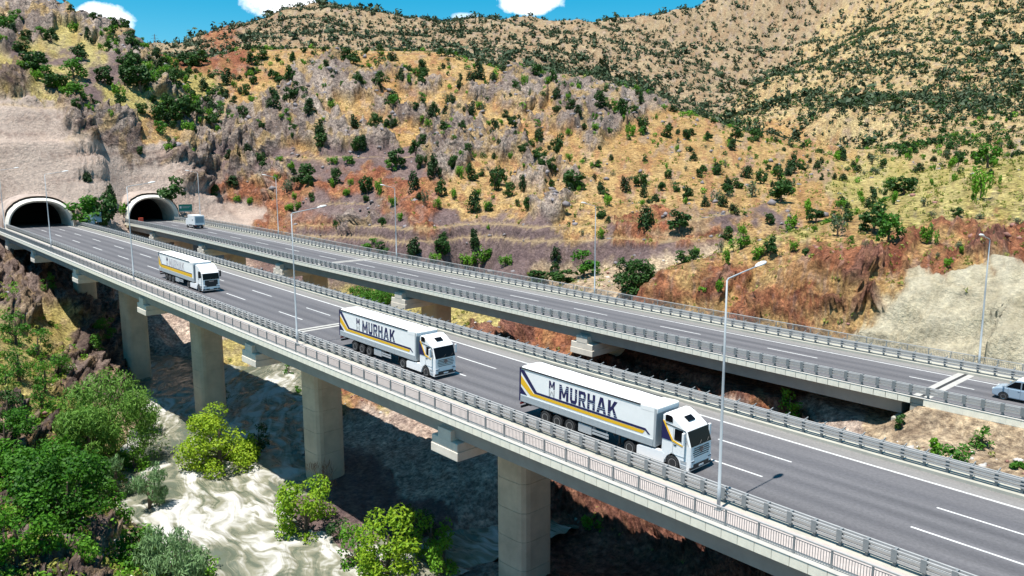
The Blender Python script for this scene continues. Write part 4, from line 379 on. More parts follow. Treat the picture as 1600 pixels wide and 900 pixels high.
def sweep(name, prof, us, mat, parent=None, far=False, closed=True, uv=False, smooth=False):
    """carry a (v, w) section along a deck"""
    o = Vector(parent.matrix_basis.translation) if parent is not None else Vector((0,0,0))
    V = []; F = []; n = len(prof)
    for u in us:
        off = far_off(u) if far else 0.0
        for v, w_ in prof:
            p = deck_pt(u, off+v, w_); V.append((p[0]-o.x, p[1]-o.y, p[2]-o.z))
    for i in range(len(us)-1):
        for k in range(n if closed else n-1):
            F.append((i*n+k, i*n+(k+1)%n, (i+1)*n+(k+1)%n, (i+1)*n+k))
    me = bpy.data.meshes.new(name)
    if closed: F += [tuple(range(n-1, -1, -1)), tuple((len(us)-1)*n+k for k in range(n))]
    me.from_pydata(V, [], F); me.materials.append(mat)
    bm = bmesh.new(); bm.from_mesh(me); bmesh.ops.recalc_face_normals(bm, faces=bm.faces)
    if not closed and bm.faces and sum(f.normal.z for f in bm.faces) < 0: bmesh.ops.reverse_faces(bm, faces=bm.faces)
    bm.to_mesh(me); bm.free()
    if uv:
        l = me.uv_layers.new(name='UVMap'); pr = [v for v, _ in prof]
        for lp in me.loops:
            i, k = divmod(lp.vertex_index, n); l.data[lp.index].uv = (us[i], pr[k])
    return link(name, me, parent)
def put(name, me, parent, mw):
    """a mesh at world matrix mw under an unrotated parent"""
    o = link(name, me, parent)
    if parent is not None: mw = Matrix.Translation(-parent.matrix_basis.translation) @ mw
    o.matrix_basis = mw
    return o
# ------------------------------------------------------------------ the ground: one sheet out past the ridges
T = build_terrain(CTRL, TYPES, 940, 680)
PAL = np.array([  # two tones per kind
 [(.48,.29,.12),(.63,.46,.22)],    # 0 dry orange grass
 [(.25,.088,.052),(.47,.215,.12)], # 1 red soil
 [(.175,.125,.13),(.265,.195,.19)],# 2 purple gravel cut
 [(.20,.162,.152),(.48,.42,.39)],  # 3 grey crag
 [(.34,.245,.155),(.53,.44,.295)], # 4 pale far mountain
 [(.45,.39,.13),(.63,.56,.25)],    # 5 yellow-green grass
 [(.29,.20,.165),(.56,.45,.385)],  # 6 pink sprayed concrete
 [(.54,.42,.37),(.72,.62,.56)],    # 7 pale scree
 [(.10,.07,.065),(.36,.29,.27)],   # 8 brown rock
 [(.55,.48,.335),(.72,.66,.50)],   # 9 cream sprayed concrete
 [(.58,.44,.30),(.72,.60,.45)],    # 10 sand
 [(.50,.36,.19),(.64,.54,.30)],    # 11 spur grass
 [(.13,.05,.042),(.38,.19,.145)],  # 12 red crag
])
GROUND_GAIN = .90
def terrain_object():
    x, y, z, Wt, d = T['x'], T['y'], T['z'].copy(), T['W'], T['d']
    mid = np.clip(d/150, .5, 2.5)
    xr, yr = x, y
    x, y = xr*RX+yr*RY-CY*RY, (xr-CX)*FX+(yr-CY)*FY+1.5*z      # noise runs evenly over steep faces
    n_big = fbm(x/(9*mid), y/(9*mid), 5, 100, ridged=True)
    n_s = fbm(x/(3.2*mid), y/(3.2*mid), 4, 120, ridged=True)
    n_p = fbm(x/7, y/7, 4, 140)
    n_b = 1-np.abs(perlin(x/6.5+3, y/6.5, 150))*2
    near = 1-smooth(250, 480, d)*.6
    n_f = fbm(x/(1.15*mid), y/(1.15*mid), 3, 160, ridged=True)
    u, v, vf, zr = T['u'], T['v'], T['vf'], T['zr']
    clear = smooth(9.6, 14.5, np.abs(v-11))*smooth(8.5, 12, np.abs(vf-1)) # keep off the roads
    clear = np.where(u > 45, 1, np.maximum(clear, smooth(-224, -232, u)))
    clear = np.maximum(clear, np.where(z < zr-5, 1.0, 0)*.8)
    rock = Wt[...,3]*1.0+Wt[...,8]*.9+Wt[...,12]*.85+Wt[...,1]*.28+Wt[...,6]*.12+Wt[...,2]*.05
    disp = rock*(n_big*2.7*np.sqrt(mid)+n_s*2.5*np.sqrt(mid)+n_f*1.15*np.sqrt(mid)-.4)*near
    disp += (Wt[...,7]*.35+Wt[...,2]*.14+Wt[...,0]*.12+Wt[...,1]*.3+Wt[...,10]*.12+Wt[...,5]*.12)*(n_s+n_f*.6)
    strata = fbm(x/26, z/2.3, 4, 170)+.6*fbm(x/60, z/5.5, 2, 175, ridged=True)
    disp += Wt[...,6]*(n_p*.7+strata*2.3)*smooth(2, 6, z-zr) + Wt[...,9]*(n_b*1.25+n_p*.6)
    disp *= clear*(.15+.85*smooth(-17.8, -16.0, z))
    # displace along the slope's own normal
    P = np.stack([xr, yr, z], -1)
    a = np.gradient(P, axis=0); b = np.gradient(P, axis=1); nn = np.cross(b, a); nn /= np.linalg.norm(nn, axis=-1, keepdims=True)+1e-9
    nn *= np.sign(np.median(nn[...,2]))
    disp = disp*(1-T['still'])*(1-.8*T['tread'])
    P = P + nn*disp[...,None]
    T['zd'] = z + disp*nn[...,2]
    # colour of the ground itself
    f1 = fbm(x/(2.2*mid), y/(2.2*mid), 5, 200)*.5+.5; f2 = fbm(x/(14*mid), y/(14*mid), 4, 220)*.5+.5
    t = np.clip((f1-.5)*1.7+(f2-.5)*1.3+.5, 0, 1)[...,None]
    tk = np.repeat(t[...,None], NT, 2)
    tk[:,:,6,0] = np.clip(.62+strata*1.5+(f1-.5)*.9, 0, 1)
    slope = np.arccos(np.clip(np.abs(nn[...,2]), 0, 1))
    colr = (Wt[...,None]*(PAL[None,None,:,0]*(1-tk)+PAL[None,None,:,1]*tk)).sum(2)
    # red earth and bare stone breaking through the grass; dry grass in among the stones
    br = smooth(.54, .62, fbm(x/(3.2*mid)+40, y/(3.2*mid), 5, 240, .6)*.5+.5)*(Wt[...,0]+Wt[...,5]*.3+Wt[...,11]*.5+Wt[...,4]*.4)
    colr = colr*(1-.65*br[...,None])+np.array((.44,.22,.12))*.65*br[...,None]
    bs = smooth(.555, .63, fbm(x/(2.6*mid), y/(2.6*mid)+70, 5, 260, .6)*.5+.5)*(Wt[...,0]*.5+Wt[...,4]*.6+Wt[...,11]*.6+Wt[...,1]*.4+Wt[...,5]*.3)
    colr = colr*(1-.8*bs[...,None])+np.array((.40,.33,.32))*.8*bs[...,None]
    bg_ = smooth(.52, .60, fbm(x/(2.8*mid)-20, y/(2.8*mid)+30, 5, 280, .6)*.5+.5)*(Wt[...,3]*.78+Wt[...,8]*.35+Wt[...,1]*.32+Wt[...,2]*.05+Wt[...,12]*.12)
    colr = colr*(1-.8*bg_[...,None])+np.array((.56,.40,.17))*.8*bg_[...,None]
    tr = (T['tread']*.6)[...,None]; colr = colr*(1-tr)+np.array((.52,.40,.22))*tr
    colr = colr*GROUND_GAIN
    nr, na = x.shape
    idx = np.arange(nr*na).reshape(nr, na)
    F = np.stack([idx[:-1,:-1], idx[:-1,1:], idx[1:,1:], idx[1:,:-1]], -1).reshape(-1, 4)
    # the two tunnel bores pass through the hillside
    def cell(A): return ((A[:-1,:-1]+A[1:,1:])/2).ravel()
    cu, cv, cvf = cell(u), cell(v), cell(vf)
    hgt = (P[...,2]-zr).ravel()[F]
    cut = (cu < -215) & (cu > -245) & (hgt.min(1) < -.8) & (hgt.max(1) > .05) & ((np.abs(cv-PORTAL1[1]) < 7.6) | (np.abs(cvf-PORTAL2[1]) < 6.9))
    F = F[~cut]
    me = np_mesh('hillside_ground', P.reshape(-1, 3), F, ground_mat(), True)
    at = me.color_attributes.new('soil', 'FLOAT_COLOR', 'POINT')
    c4 = np.ones((nr*na, 4), np.float32); c4[:,:3] = colr.reshape(-1, 3); at.data.foreach_set('color', c4.ravel())
    gr = me.attributes.new('grain', 'FLOAT', 'POINT'); gr.data.foreach_set('value', (1-.68*np.clip(Wt[...,6]+Wt[...,9], 0, 1)-.35*Wt[...,2]).astype(np.float32).ravel())
    ro = me.attributes.new('rough_rock', 'FLOAT', 'POINT'); ro.data.foreach_set('value', np.clip(rock+Wt[...,7]*.6, 0, 1).astype(np.float32).ravel())
    tag(link('ground', me), kind='structure')
def ground_mat():
    m = bpy.data.materials.new('hillside_soil'); m.use_nodes = True; t = m.node_tree; b = t.nodes['Principled BSDF']
    b.inputs['Roughness'].default_value = .95; b.inputs['Specular IOR Level'].default_value = .15
    at = t.nodes.new('ShaderNodeAttribute'); at.attribute_name = 'soil'; rr = t.nodes.new('ShaderNodeAttribute'); rr.attribute_name = 'rough_rock'
    ge = t.nodes.new('ShaderNodeNewGeometry')
    n = t.nodes.new('ShaderNodeTexNoise'); n.inputs['Scale'].default_value = .9; n.inputs['Detail'].default_value = 9; n.inputs['Roughness'].default_value = .72
    t.links.new(ge.outputs['Position'], n.inputs['Vector'])
    r = t.nodes.new('ShaderNodeValToRGB'); r.color_ramp.elements[0].position = .34; r.color_ramp.elements[1].position = .68
    r.color_ramp.elements[0].color = (.42,.40,.40,1); r.color_ramp.elements[1].color = (1.34,1.32,1.25,1)
    t.links.new(n.outputs[0], r.inputs[0])
    mu = t.nodes.new('ShaderNodeMixRGB'); mu.blend_type = 'MULTIPLY'
    gr = t.nodes.new('ShaderNodeAttribute'); gr.attribute_name = 'grain'; t.links.new(gr.outputs['Fac'], mu.inputs[0])
    nf = t.nodes.new('ShaderNodeTexNoise'); nf.inputs['Scale'].default_value = .28; nf.inputs['Detail'].default_value = 10; nf.inputs['Roughness'].default_value = .78
    t.links.new(ge.outputs['Position'], nf.inputs['Vector'])
    rf = t.nodes.new('ShaderNodeValToRGB'); rf.color_ramp.elements[0].position = .38; rf.color_ramp.elements[1].position = .62
    rf.color_ramp.elements[0].color = (.66,.63,.64,1); rf.color_ramp.elements[1].color = (1.18,1.16,1.12,1); t.links.new(nf.outputs[0], rf.inputs[0])
    m0 = t.nodes.new('ShaderNodeMixRGB'); m0.blend_type = 'MULTIPLY'; t.links.new(gr.outputs['Fac'], m0.inputs[0])
    t.links.new(at.outputs['Color'], m0.inputs[1]); t.links.new(rf.outputs[0], m0.inputs[2])
    t.links.new(m0.outputs[0], mu.inputs[1]); t.links.new(r.outputs[0], mu.inputs[2]); t.links.new(mu.outputs[0], b.inputs['Base Color'])
    n5 = t.nodes.new('ShaderNodeTexNoise'); n5.inputs['Scale'].default_value = 1.9; n5.inputs['Detail'].default_value = 4; n5.inputs['Roughness'].default_value = .7; t.links.new(ge.outputs['Position'], n5.inputs['Vector'])
    r5 = t.nodes.new('ShaderNodeValToRGB'); r5.color_ramp.elements[0].position = .36; r5.color_ramp.elements[1].position = .64
    r5.color_ramp.elements[0].color = (.50,.47,.46,1); r5.color_ramp.elements[1].color = (1.38,1.36,1.3,1); t.links.new(n5.outputs[0], r5.inputs[0])
    m5 = t.nodes.new('ShaderNodeMixRGB'); m5.blend_type = 'MULTIPLY'; t.links.new(gr.outputs['Fac'], m5.inputs[0]); t.links.new(mu.outputs[0], m5.inputs[1]); t.links.new(r5.outputs[0], m5.inputs[2]); t.links.new(m5.outputs[0], b.inputs['Base Color'])
    vo = t.nodes.new('ShaderNodeTexVoronoi'); vo.inputs['Scale'].default_value = .55; vo.feature = 'F1'
    n3 = t.nodes.new('ShaderNodeTexNoise'); n3.inputs['Scale'].default_value = .5; n3.inputs['Detail'].default_value = 5
    t.links.new(ge.outputs['Position'], n3.inputs['Vector'])
    va = t.nodes.new('ShaderNodeMixRGB'); va.blend_type = 'LINEAR_LIGHT'; va.inputs[0].default_value = 1.6
    t.links.new(ge.outputs['Position'], va.inputs[1]); t.links.new(n3.outputs['Color'], va.inputs[2]); t.links.new(va.outputs[0], vo.inputs['Vector'])
    hm = t.nodes.new('ShaderNodeMath'); hm.operation = 'MULTIPLY'; t.links.new(vo.outputs['Distance'], hm.inputs[0]); t.links.new(rr.outputs['Fac'], hm.inputs[1])
    ha = t.nodes.new('ShaderNodeMath'); ha.operation = 'ADD'; t.links.new(hm.outputs[0], ha.inputs[0]); t.links.new(n.outputs[0], ha.inputs[1])
    bp = t.nodes.new('ShaderNodeBump'); bp.inputs['Strength'].default_value = .9; bp.inputs['Distance'].default_value = 1.1
    t.links.new(ha.outputs[0], bp.inputs['Height']); t.links.new(bp.outputs[0], b.inputs['Normal'])
    return m
terrain_object()
# ------------------------------------------------------------------ the river
def river():
    xs = np.arange(-215, -56, .42); ys = np.arange(-46, 92, .42)
    X, Y = np.meshgrid(xs, ys, indexing='ij')
    zt = lookup(T, X, Y, T['zd']); depth = -17.6-zt
    yc = np.interp(X, [-215,-165,-150,-137,-125,-115,-105,-95,-85,-70,-28], [78,42,30,20.5,12.3,6,1.2,-1.4,-2.8,-4,-6])
    sl = np.gradient(yc, axis=0)/np.gradient(X, axis=0)    # along and across the current
    b = (Y-yc)/np.sqrt(1+sl*sl); a = X*1.12
    wv = fbm(a/10, b/4, 3, 301)*.5; a2 = a+wv*5; b2 = b+fbm(a/13, b/7, 3, 310)*4.0
    rough = np.clip(smooth(-150, -122, X)*.5+.55+fbm(X/16, Y/16, 2, 320)*.5, .1, 1.2)
    stand = np.abs(np.sin(a2*.72+fbm(b/4, a/9, 2, 335)*5))**.8-.45            # standing waves across the flow
    h = (fbm(a2/10, b2/3.2, 3, 330, ridged=True)*.55+fbm(a2/4.5, b2/1.2, 3, 340, ridged=True)*.20+stand*.12)*rough
    patch = fbm(a2/26, b2/8, 3, 345, .5)
    foam = fbm(a2/9, b2/3.0, 3, 350, .55)*.6+fbm(a2/13, b2/.85, 4, 360, .62)*1.0+patch*.5+stand*.12
    fo = np.clip(smooth(-.32, .72, foam+.40*(rough-.95)+h*.35), 0, 1)
    lo = (depth < -1.4); Z = -17.6+h-.15
    idx = np.arange(X.size).reshape(X.shape)
    F = np.stack([idx[:-1,:-1], idx[1:,:-1], idx[1:,1:], idx[:-1,1:]], -1)
    keep = ~(lo[:-1,:-1] & lo[1:,:-1] & lo[1:,1:] & lo[:-1,1:])
    m = bpy.data.materials.new('river_water'); m.use_nodes = True; t = m.node_tree; bs = t.nodes['Principled BSDF']
    bs.inputs['Specular IOR Level'].default_value = .28
    at = t.nodes.new('ShaderNodeAttribute'); at.attribute_name = 'foam'
    ge = t.nodes.new('ShaderNodeAttribute'); ge.attribute_name = 'current'; mp = t.nodes.new('ShaderNodeMapping'); mp.inputs['Scale'].default_value = (.16, 1.5, 1)
    t.links.new(ge.outputs['Vector'], mp.inputs[0])
    n = t.nodes.new('ShaderNodeTexNoise'); n.inputs['Scale'].default_value = 1.0; n.inputs['Detail'].default_value = 8; n.inputs['Roughness'].default_value = .65; n.inputs['Distortion'].default_value = .6
    t.links.new(mp.outputs[0], n.inputs['Vector'])
    sm = t.nodes.new('ShaderNodeMath'); sm.operation = 'MULTIPLY_ADD'; sm.inputs[1].default_value = 1.9; sm.inputs[2].default_value = -.95; t.links.new(n.outputs[0], sm.inputs[0])
    ad = t.nodes.new('ShaderNodeMath'); ad.operation = 'ADD'; ad.use_clamp = True; t.links.new(sm.outputs[0], ad.inputs[0]); t.links.new(at.outputs['Fac'], ad.inputs[1])
    r = t.nodes.new('ShaderNodeValToRGB'); e = r.color_ramp.elements; e[0].position = .12; e[0].color = (.11,.125,.09,1); e[1].position = .97; e[1].color = (.50,.485,.45,1)
    x = e.new(.5); x.color = (.225,.215,.155,1)
    t.links.new(ad.outputs[0], r.inputs[0]); t.links.new(r.outputs[0], bs.inputs['Base Color'])
    rr = t.nodes.new('ShaderNodeMapRange'); rr.inputs['To Min'].default_value = .07; rr.inputs['To Max'].default_value = .75; t.links.new(ad.outputs[0], rr.inputs[0]); t.links.new(rr.outputs[0], bs.inputs['Roughness'])
    bp = t.nodes.new('ShaderNodeBump'); bp.inputs['Strength'].default_value = .7; bp.inputs['Distance'].default_value = .16; t.links.new(n.outputs[0], bp.inputs['Height']); t.links.new(bp.outputs[0], bs.inputs['Normal'])
    Fk = F[keep]; used, inv = np.unique(Fk, return_inverse=True); Fk = inv.reshape(-1, 4)
    V = np.stack([X, Y, Z], -1).reshape(-1, 3)[used]
    me = np_mesh('river_water', V, Fk, m, True)
    cu = np.stack([a2, b2, 0*a], -1).reshape(-1, 3)[used].astype(np.float32); q = me.attributes.new('current', 'FLOAT_VECTOR', 'POINT'); q.data.foreach_set('vector', cu.ravel())
    q = me.attributes.new('foam', 'FLOAT', 'POINT'); q.data.foreach_set('value', fo.ravel()[used].astype(np.float32))
    tag(link('river_water', me), kind='structure')
river()
# ------------------------------------------------------------------ roads on the two decks
def asphalt():
    m = bpy.data.materials.new('asphalt'); m.use_nodes = True; t = m.node_tree; b = t.nodes['Principled BSDF']; b.inputs['Roughness'].default_value = .8; b.inputs['Specular IOR Level'].default_value = .3
    uv = t.nodes.new('ShaderNodeUVMap'); sp = t.nodes.new('ShaderNodeSeparateXYZ'); t.links.new(uv.outputs[0], sp.inputs[0])
    r = t.nodes.new('ShaderNodeValToRGB'); r.color_ramp.interpolation = 'EASE'
    mr = t.nodes.new('ShaderNodeMapRange'); mr.inputs['From Min'].default_value = 4.0; mr.inputs['From Max'].default_value = 20.0; t.links.new(sp.outputs['Y'], mr.inputs[0]); t.links.new(mr.outputs[0], r.inputs[0])
    sh = (.215,.203,.193); ln = (.135,.129,.134); wt = (.100,.096,.102)
    stops = [(4.0,sh),(5.9,sh),(6.5,ln),(7.3,wt),(8.2,ln),(9.2,wt),(10.2,ln),(11.1,wt),(12.1,ln),(13.0,wt),(14.0,ln),(15.0,wt),(15.9,ln),(16.8,ln),(17.4,ln),(18.0,sh),(20,sh)]
    e = r.color_ramp.elements
    e[0].position = 0; e[0].color = (*sh,1); e[1].position = 1; e[1].color = (*sh,1)
    for v, c in stops[1:-1]:
        x = e.new((v-4)/16); x.color = (*c,1)
    mp = t.nodes.new('ShaderNodeMapping'); mp.inputs['Scale'].default_value = (.05,.9,1); t.links.new(uv.outputs[0], mp.inputs[0])
    n = t.nodes.new('ShaderNodeTexNoise'); n.inputs['Scale'].default_value = 1; n.inputs['Detail'].default_value = 6; t.links.new(mp.outputs[0], n.inputs['Vector'])
    n2 = t.nodes.new('ShaderNodeTexNoise'); n2.inputs['Scale'].default_value = 4.5; n2.inputs['Detail'].default_value = 8; n2.inputs['Roughness'].default_value = .8; t.links.new(uv.outputs[0], n2.inputs['Vector'])
    c1 = t.nodes.new('ShaderNodeMapRange'); c1.inputs['To Min'].default_value = .66; c1.inputs['To Max'].default_value = 1.32; t.links.new(n.outputs[0], c1.inputs[0])
    c2 = t.nodes.new('ShaderNodeMapRange'); c2.inputs['From Min'].default_value = .25; c2.inputs['From Max'].default_value = .75; c2.inputs['To Min'].default_value = .66; c2.inputs['To Max'].default_value = 1.32; t.links.new(n2.outputs[0], c2.inputs[0])
    mm = t.nodes.new('ShaderNodeMath'); mm.operation = 'MULTIPLY'; t.links.new(c1.outputs[0], mm.inputs[0]); t.links.new(c2.outputs[0], mm.inputs[1])
    mu = t.nodes.new('ShaderNodeMixRGB'); mu.blend_type = 'MULTIPLY'; mu.inputs[0].default_value = 1; t.links.new(r.outputs[0], mu.inputs[1]); t.links.new(mm.outputs[0], mu.inputs[2]); t.links.new(mu.outputs[0], b.inputs['Base Color'])
    return m
M['asphalt'] = asphalt()
def asphalt_far():
    m = M['asphalt'].copy(); m.name = 'asphalt_far'
    for n in m.node_tree.nodes:
        if n.type == 'MAP_RANGE' and abs(n.inputs['From Min'].default_value-4.0) < 1e-6:
            n.inputs['From Min'].default_value = -9.9; n.inputs['From Max'].default_value = 6.1
    return m
M['asphalt_far'] = asphalt_far()
U0, U1 = -252.0, 34.0
UN = urange(U0, U1, 3.0)
def road(name, prof, mt, far):
    o = bpy.data.objects.new(name, None); COL.objects.link(o); P = deck_pt(-60, 11 if not far else 42); o.location = P; tag(o, kind='structure')
    sweep('asphalt', prof, UN, mt, o, far, closed=False, uv=True)
    return o
near_road = road('road', [(4.9,.0),(6.5,.0),(10.2,.02),(14,.02),(17.6,0),(19.35,0)], M['asphalt'], False)
far_road = road('road', [(-6.7,0),(-3,.01),(0,.02),(3.3,.01),(5.1,0)], M['asphalt_far'], True)
def crown(v, far):
    return np.interp(v, [-6.7,-3,0,3.3,5.1], [0,.01,.02,.01,0]) if far else np.interp(v, [4.9,6.5,10.2,14,17.6,19.35], [0,0,.02,.02,0,0])
def line(parent, name, v, ua, ub, wd, far, mt='paint', lift=.005):
    sweep(name, [(v-wd/2, crown(v-wd/2, far)+lift), (v+wd/2, crown(v+wd/2, far)+lift)], urange(ua, ub, 3.0), M[mt], parent, far, closed=False)
for v in (6.25, 17.75): line(near_road, 'edge_line', v, U0, U1, .22, False)
line(far_road, 'edge_line', 3.35, U0, U1, .2, True)
line(far_road, 'edge_line', -5.9, -232, -140, .15, True)
for k in range(-3, 15):
    us = -17.5-15.4*k
    for v in (10.15, 14.0): line(near_road, 'lane_dash', v, us, us+5.9, .17, False)
fd = [11, -3, -16.8, -30.4, -45, -58.9, -72.6, -84.6, -97.5, -110.8, -122.7, -134.7, -148, -161, -174, -187, -200, -213, -226]
for us in fd: line(far_road, 'lane_dash', 0, us, us+5.6, .17, True)
for us in fd[10:]: line(far_road, 'lane_dash', -3.6, us-4, us+1.6, .15, True)
# expansion joints: two pale strips either side of a dark seal
def joint(parent, u, far, v0, v1):
    j = MB()
    for a, b, mi in ((-.72,-.16,0),(-.16,.16,1),(.16,.72,0)):
        vs = []
        for v in np.linspace(v0, v1, 9):
            for uu in (u+a, u+b):
                off = far_off(uu) if far else 0; o = parent.matrix_basis.translation
                p = deck_pt(uu, off+v, crown(v, far)+.009); vs.append((p[0]-o.x, p[1]-o.y, p[2]-o.z))
        j.add(vs, [(2*i, 2*i+1, 2*i+3, 2*i+2) for i in range(8)], mi)
    j.build('expansion_joint', [M['kerb'], M['dark']], parent)
for u in (-83.6, 24.4): joint(near_road, u, False, 4.9, 19.35)
for u in (-27.1, -125.8): joint(far_road, u, True, -6.7, 5.1)
# ------------------------------------------------------------------ viaducts
near_v = empty('viaduct', deck_pt(-60, 11, -20), 'nearer concrete viaduct carrying the three trucks over the foaming river', 'viaduct')
far_v = empty('viaduct', deck_pt(-60, 42, -20), 'farther concrete viaduct with the van and small box truck, against the hillside', 'viaduct')
def panels(parent, ua, ub, far, v0, skip=()):
    b = MB().box((-.516,-.11,-.62), (.516,.11,.0)); me = b.mesh('edge_panel', M['panel'], bevel=.012)
    n = int((ub-ua)/1.05); keep = int(min(n, 300))
    for i in range(n):
        u = ub-1.05*(i+.5)
        if any(a < u < c for a, c in skip): continue
        put('edge_panel', me, parent, frame(u, v0, .20, far))
def deck(parent, prof, girder, us, ug, far):
    sweep('deck_slab', prof, us, M['concrete'], parent, far)
    sweep('girder', girder, ug, M['girder'], parent, far)
    sweep('kerb_top', [(prof[0][0]-.26, .205), (prof[0][0]+.42, .205)], us, M['kerb'], parent, far, closed=False)
UD = urange(-232, 34, 3.0)
deck(near_v, [(1.62,.2),(4.9,.2),(4.9,-.04),(19.35,-.04),(19.35,.22),(20.6,.22),(20.6,-.4),(1.62,-.4)],
     [(2.35,-.42),(19.9,-.42),(19.5,-2.0),(2.55,-2.0)], UD, urange(-231, 34, 3), False)
sweep('walkway', [(2.1,.206),(4.1,.206)], UD, M['walk'], near_v, False, closed=False)
panels(near_v, -231, 6, False, 1.5)
deck(far_v, [(-7.0,.2),(-6.65,.2),(-6.65,-.04),(5.1,-.04),(5.1,.22),(8.6,.22),(8.6,-.4),(-7.0,-.4)],
     [(-6.3,-.42),(7.9,-.42),(7.6,-1.9),(-6.0,-1.9)], urange(-232, 34, 3), urange(-230, -28.6, 3), True)
panels(far_v, -231, -16, True, -7.12, skip=((-27.9,-26.9),))
def pier(parent, u, vc, v0, v1, zb, far, hw=1.95):
    """column with chamfered corners and casting joints, under an inverted-T cap"""
    f = frame(u, vc, -3.5, far); top = f.translation.z; c = f.translation; yaw = math.atan2(f[1][0], f[0][0])
    o = parent.matrix_basis.translation
    b = MB(); ch = .85; NR = 16
    def ring(r, z):
        a = r-ch; pts = [(cx_*a+ch*math.cos(t0+k*math.pi/6), cy_*a+ch*math.sin(t0+k*math.pi/6)) for cx_, cy_, t0 in ((1,-1,-math.pi/2),(1,1,0),(-1,1,math.pi/2),(-1,-1,math.pi)) for k in range(4)]
        return [(x*math.cos(yaw)-y*math.sin(yaw), x*math.sin(yaw)+y*math.cos(yaw), z) for x, y in pts]
    zs = [(hw, 0)]; h = -1.6
    while top+h > zb:
        zs += [(hw, h+.035), (hw-.045, h+.03), (hw-.045, h-.03), (hw, h-.035)]; h -= 2.72
    zs.append((hw, zb-top-1.5)); zs.reverse()
    vs = []
    for r, z in zs: vs += ring(r, z)
    fs = [tuple(range(NR-1, -1, -1)), tuple((len(zs)-1)*NR+k for k in range(NR))]
    for i in range(len(zs)-1):
        for k in range(NR): fs.append((i*NR+k, i*NR+(k+1)%NR, (i+1)*NR+(k+1)%NR, (i+1)*NR+k))
    b.add(vs, fs); p = b.build('pier', M['pier'], parent, loc=(c.x-o.x, c.y-o.y, top-o.z))
    # cap in the deck's own frame
    q = MB(); L0, L1 = v0-vc, v1-vc
    q.box((-1.75, L0, -.75), (1.75, L1, .0)); q.box((-1.68, L0+.04, .0), (1.68, L1-.04, .72)); q.box((-.85, L0+.02, .72), (.85, L1-.02, 1.62))
    me = q.mesh('pier_cap', M['cap'], bevel=.05)
    cp = link('pier_cap', me, p); ff = frame(u, vc, -2.95, far); cp.matrix_basis = Matrix.Translation(Vector((0,0,-top))-Vector((c.x,c.y,0))) @ ff
for u in (-15, -50.9, -86.4, -120.4, -153.2, -184.6, -213): pier(near_v, u, 11.2, 2.05, 20.2, float(lookup(T, *deck_pt(u, 11.2)[:2])), False)
for u in (-65.5, -101.8, -138, -174, -207): pier(far_v, u, 0.8, -6.9, 8.4, float(lookup(T, *deck_pt(u, far_off(u)+.8)[:2])), True)
# abutment of the farther viaduct
ab = MB(); ab.box((-.2,-7.0,-4.2), (.9,8.4,-.45)); ab.box((-1.6,-7.3,-4.4), (-.2,8.5,-2.05))
put('abutment', ab.mesh('abutment', M['concrete'], bevel=.04), far_v, frame(-27.6, 0, 0, True))
wg = MB().box((0,-.18,-1.5), (9.5,.18,.18)); put('wing_wall', wg.mesh('wing_wall', M['panel'], bevel=.03), far_v, frame(-26.3, -7.05, 0, True))
# ------------------------------------------------------------------ guard rails
def guardrail(label, far, vb, ua, ub, step, side, kerb=.2, hts=(.42,.66,.90), top=.98, stay=False):
    """side: +1 when the traffic is on the +v side"""
    g = empty('guardrail', deck_pt(-60, (far_off(-60) if far else 0)+vb, kerb), label, 'guardrail', 'guardrails along the viaducts')
    for h in hts:
        for s in (-.17, .17):
            lo, hi = (.05, .045) if s*side > 0 else (.045, .04)
            sweep('rail', [(vb+s-.06, kerb+h-lo), (vb+s+.06, kerb+h-lo), (vb+s+.06, kerb+h+hi), (vb+s-.06, kerb+h+hi)], urange(ua, ub, 3), M['steel'], g, far)
    b = MB(); b.box((-.07,-.11,0), (.07,.11,top)); b.box((-.13,-.15,0), (.13,.15,.03))
    for s in (-1, 1): b.box((-.11,s*.105-.004,.30), (.11,s*.105+.004,top-.01)) if s == side else b.box((-.15,s*.245-.008,.28), (.15,s*.245+.008,top))
    if stay: b.prism([(-side*.11,top-.12),(-side*.62,top+.02),(-side*.62,top+.1),(-side*.11,top)], 0, -.03, .03)
    me = b.mesh('post', M['post'], bevel=.01)
    n = int((ub-ua)/step)
    for i in range(n):
        u = ub-step*(i+.5)
        put('post', me, g, frame(u, vb, kerb, far))
    return g
guardrail('galvanised guardrail on the near kerb of the nearer viaduct, in front of the trucks', False, 4.55, -229, 8, 1.46, +1)
guardrail('galvanised guardrail on the far kerb of the nearer viaduct, behind the trucks', False, 19.85, -229, 8, 1.46, -1, .22, stay=True)
guardrail('galvanised guardrail on the near kerb of the farther viaduct', True, -6.8, -229, 0, 1.42, +1, .2)
guardrail('galvanised guardrail on the far kerb of the farther viaduct, below the hillside', True, 5.6, -229, 8, 1.46, -1, .22, stay=True)
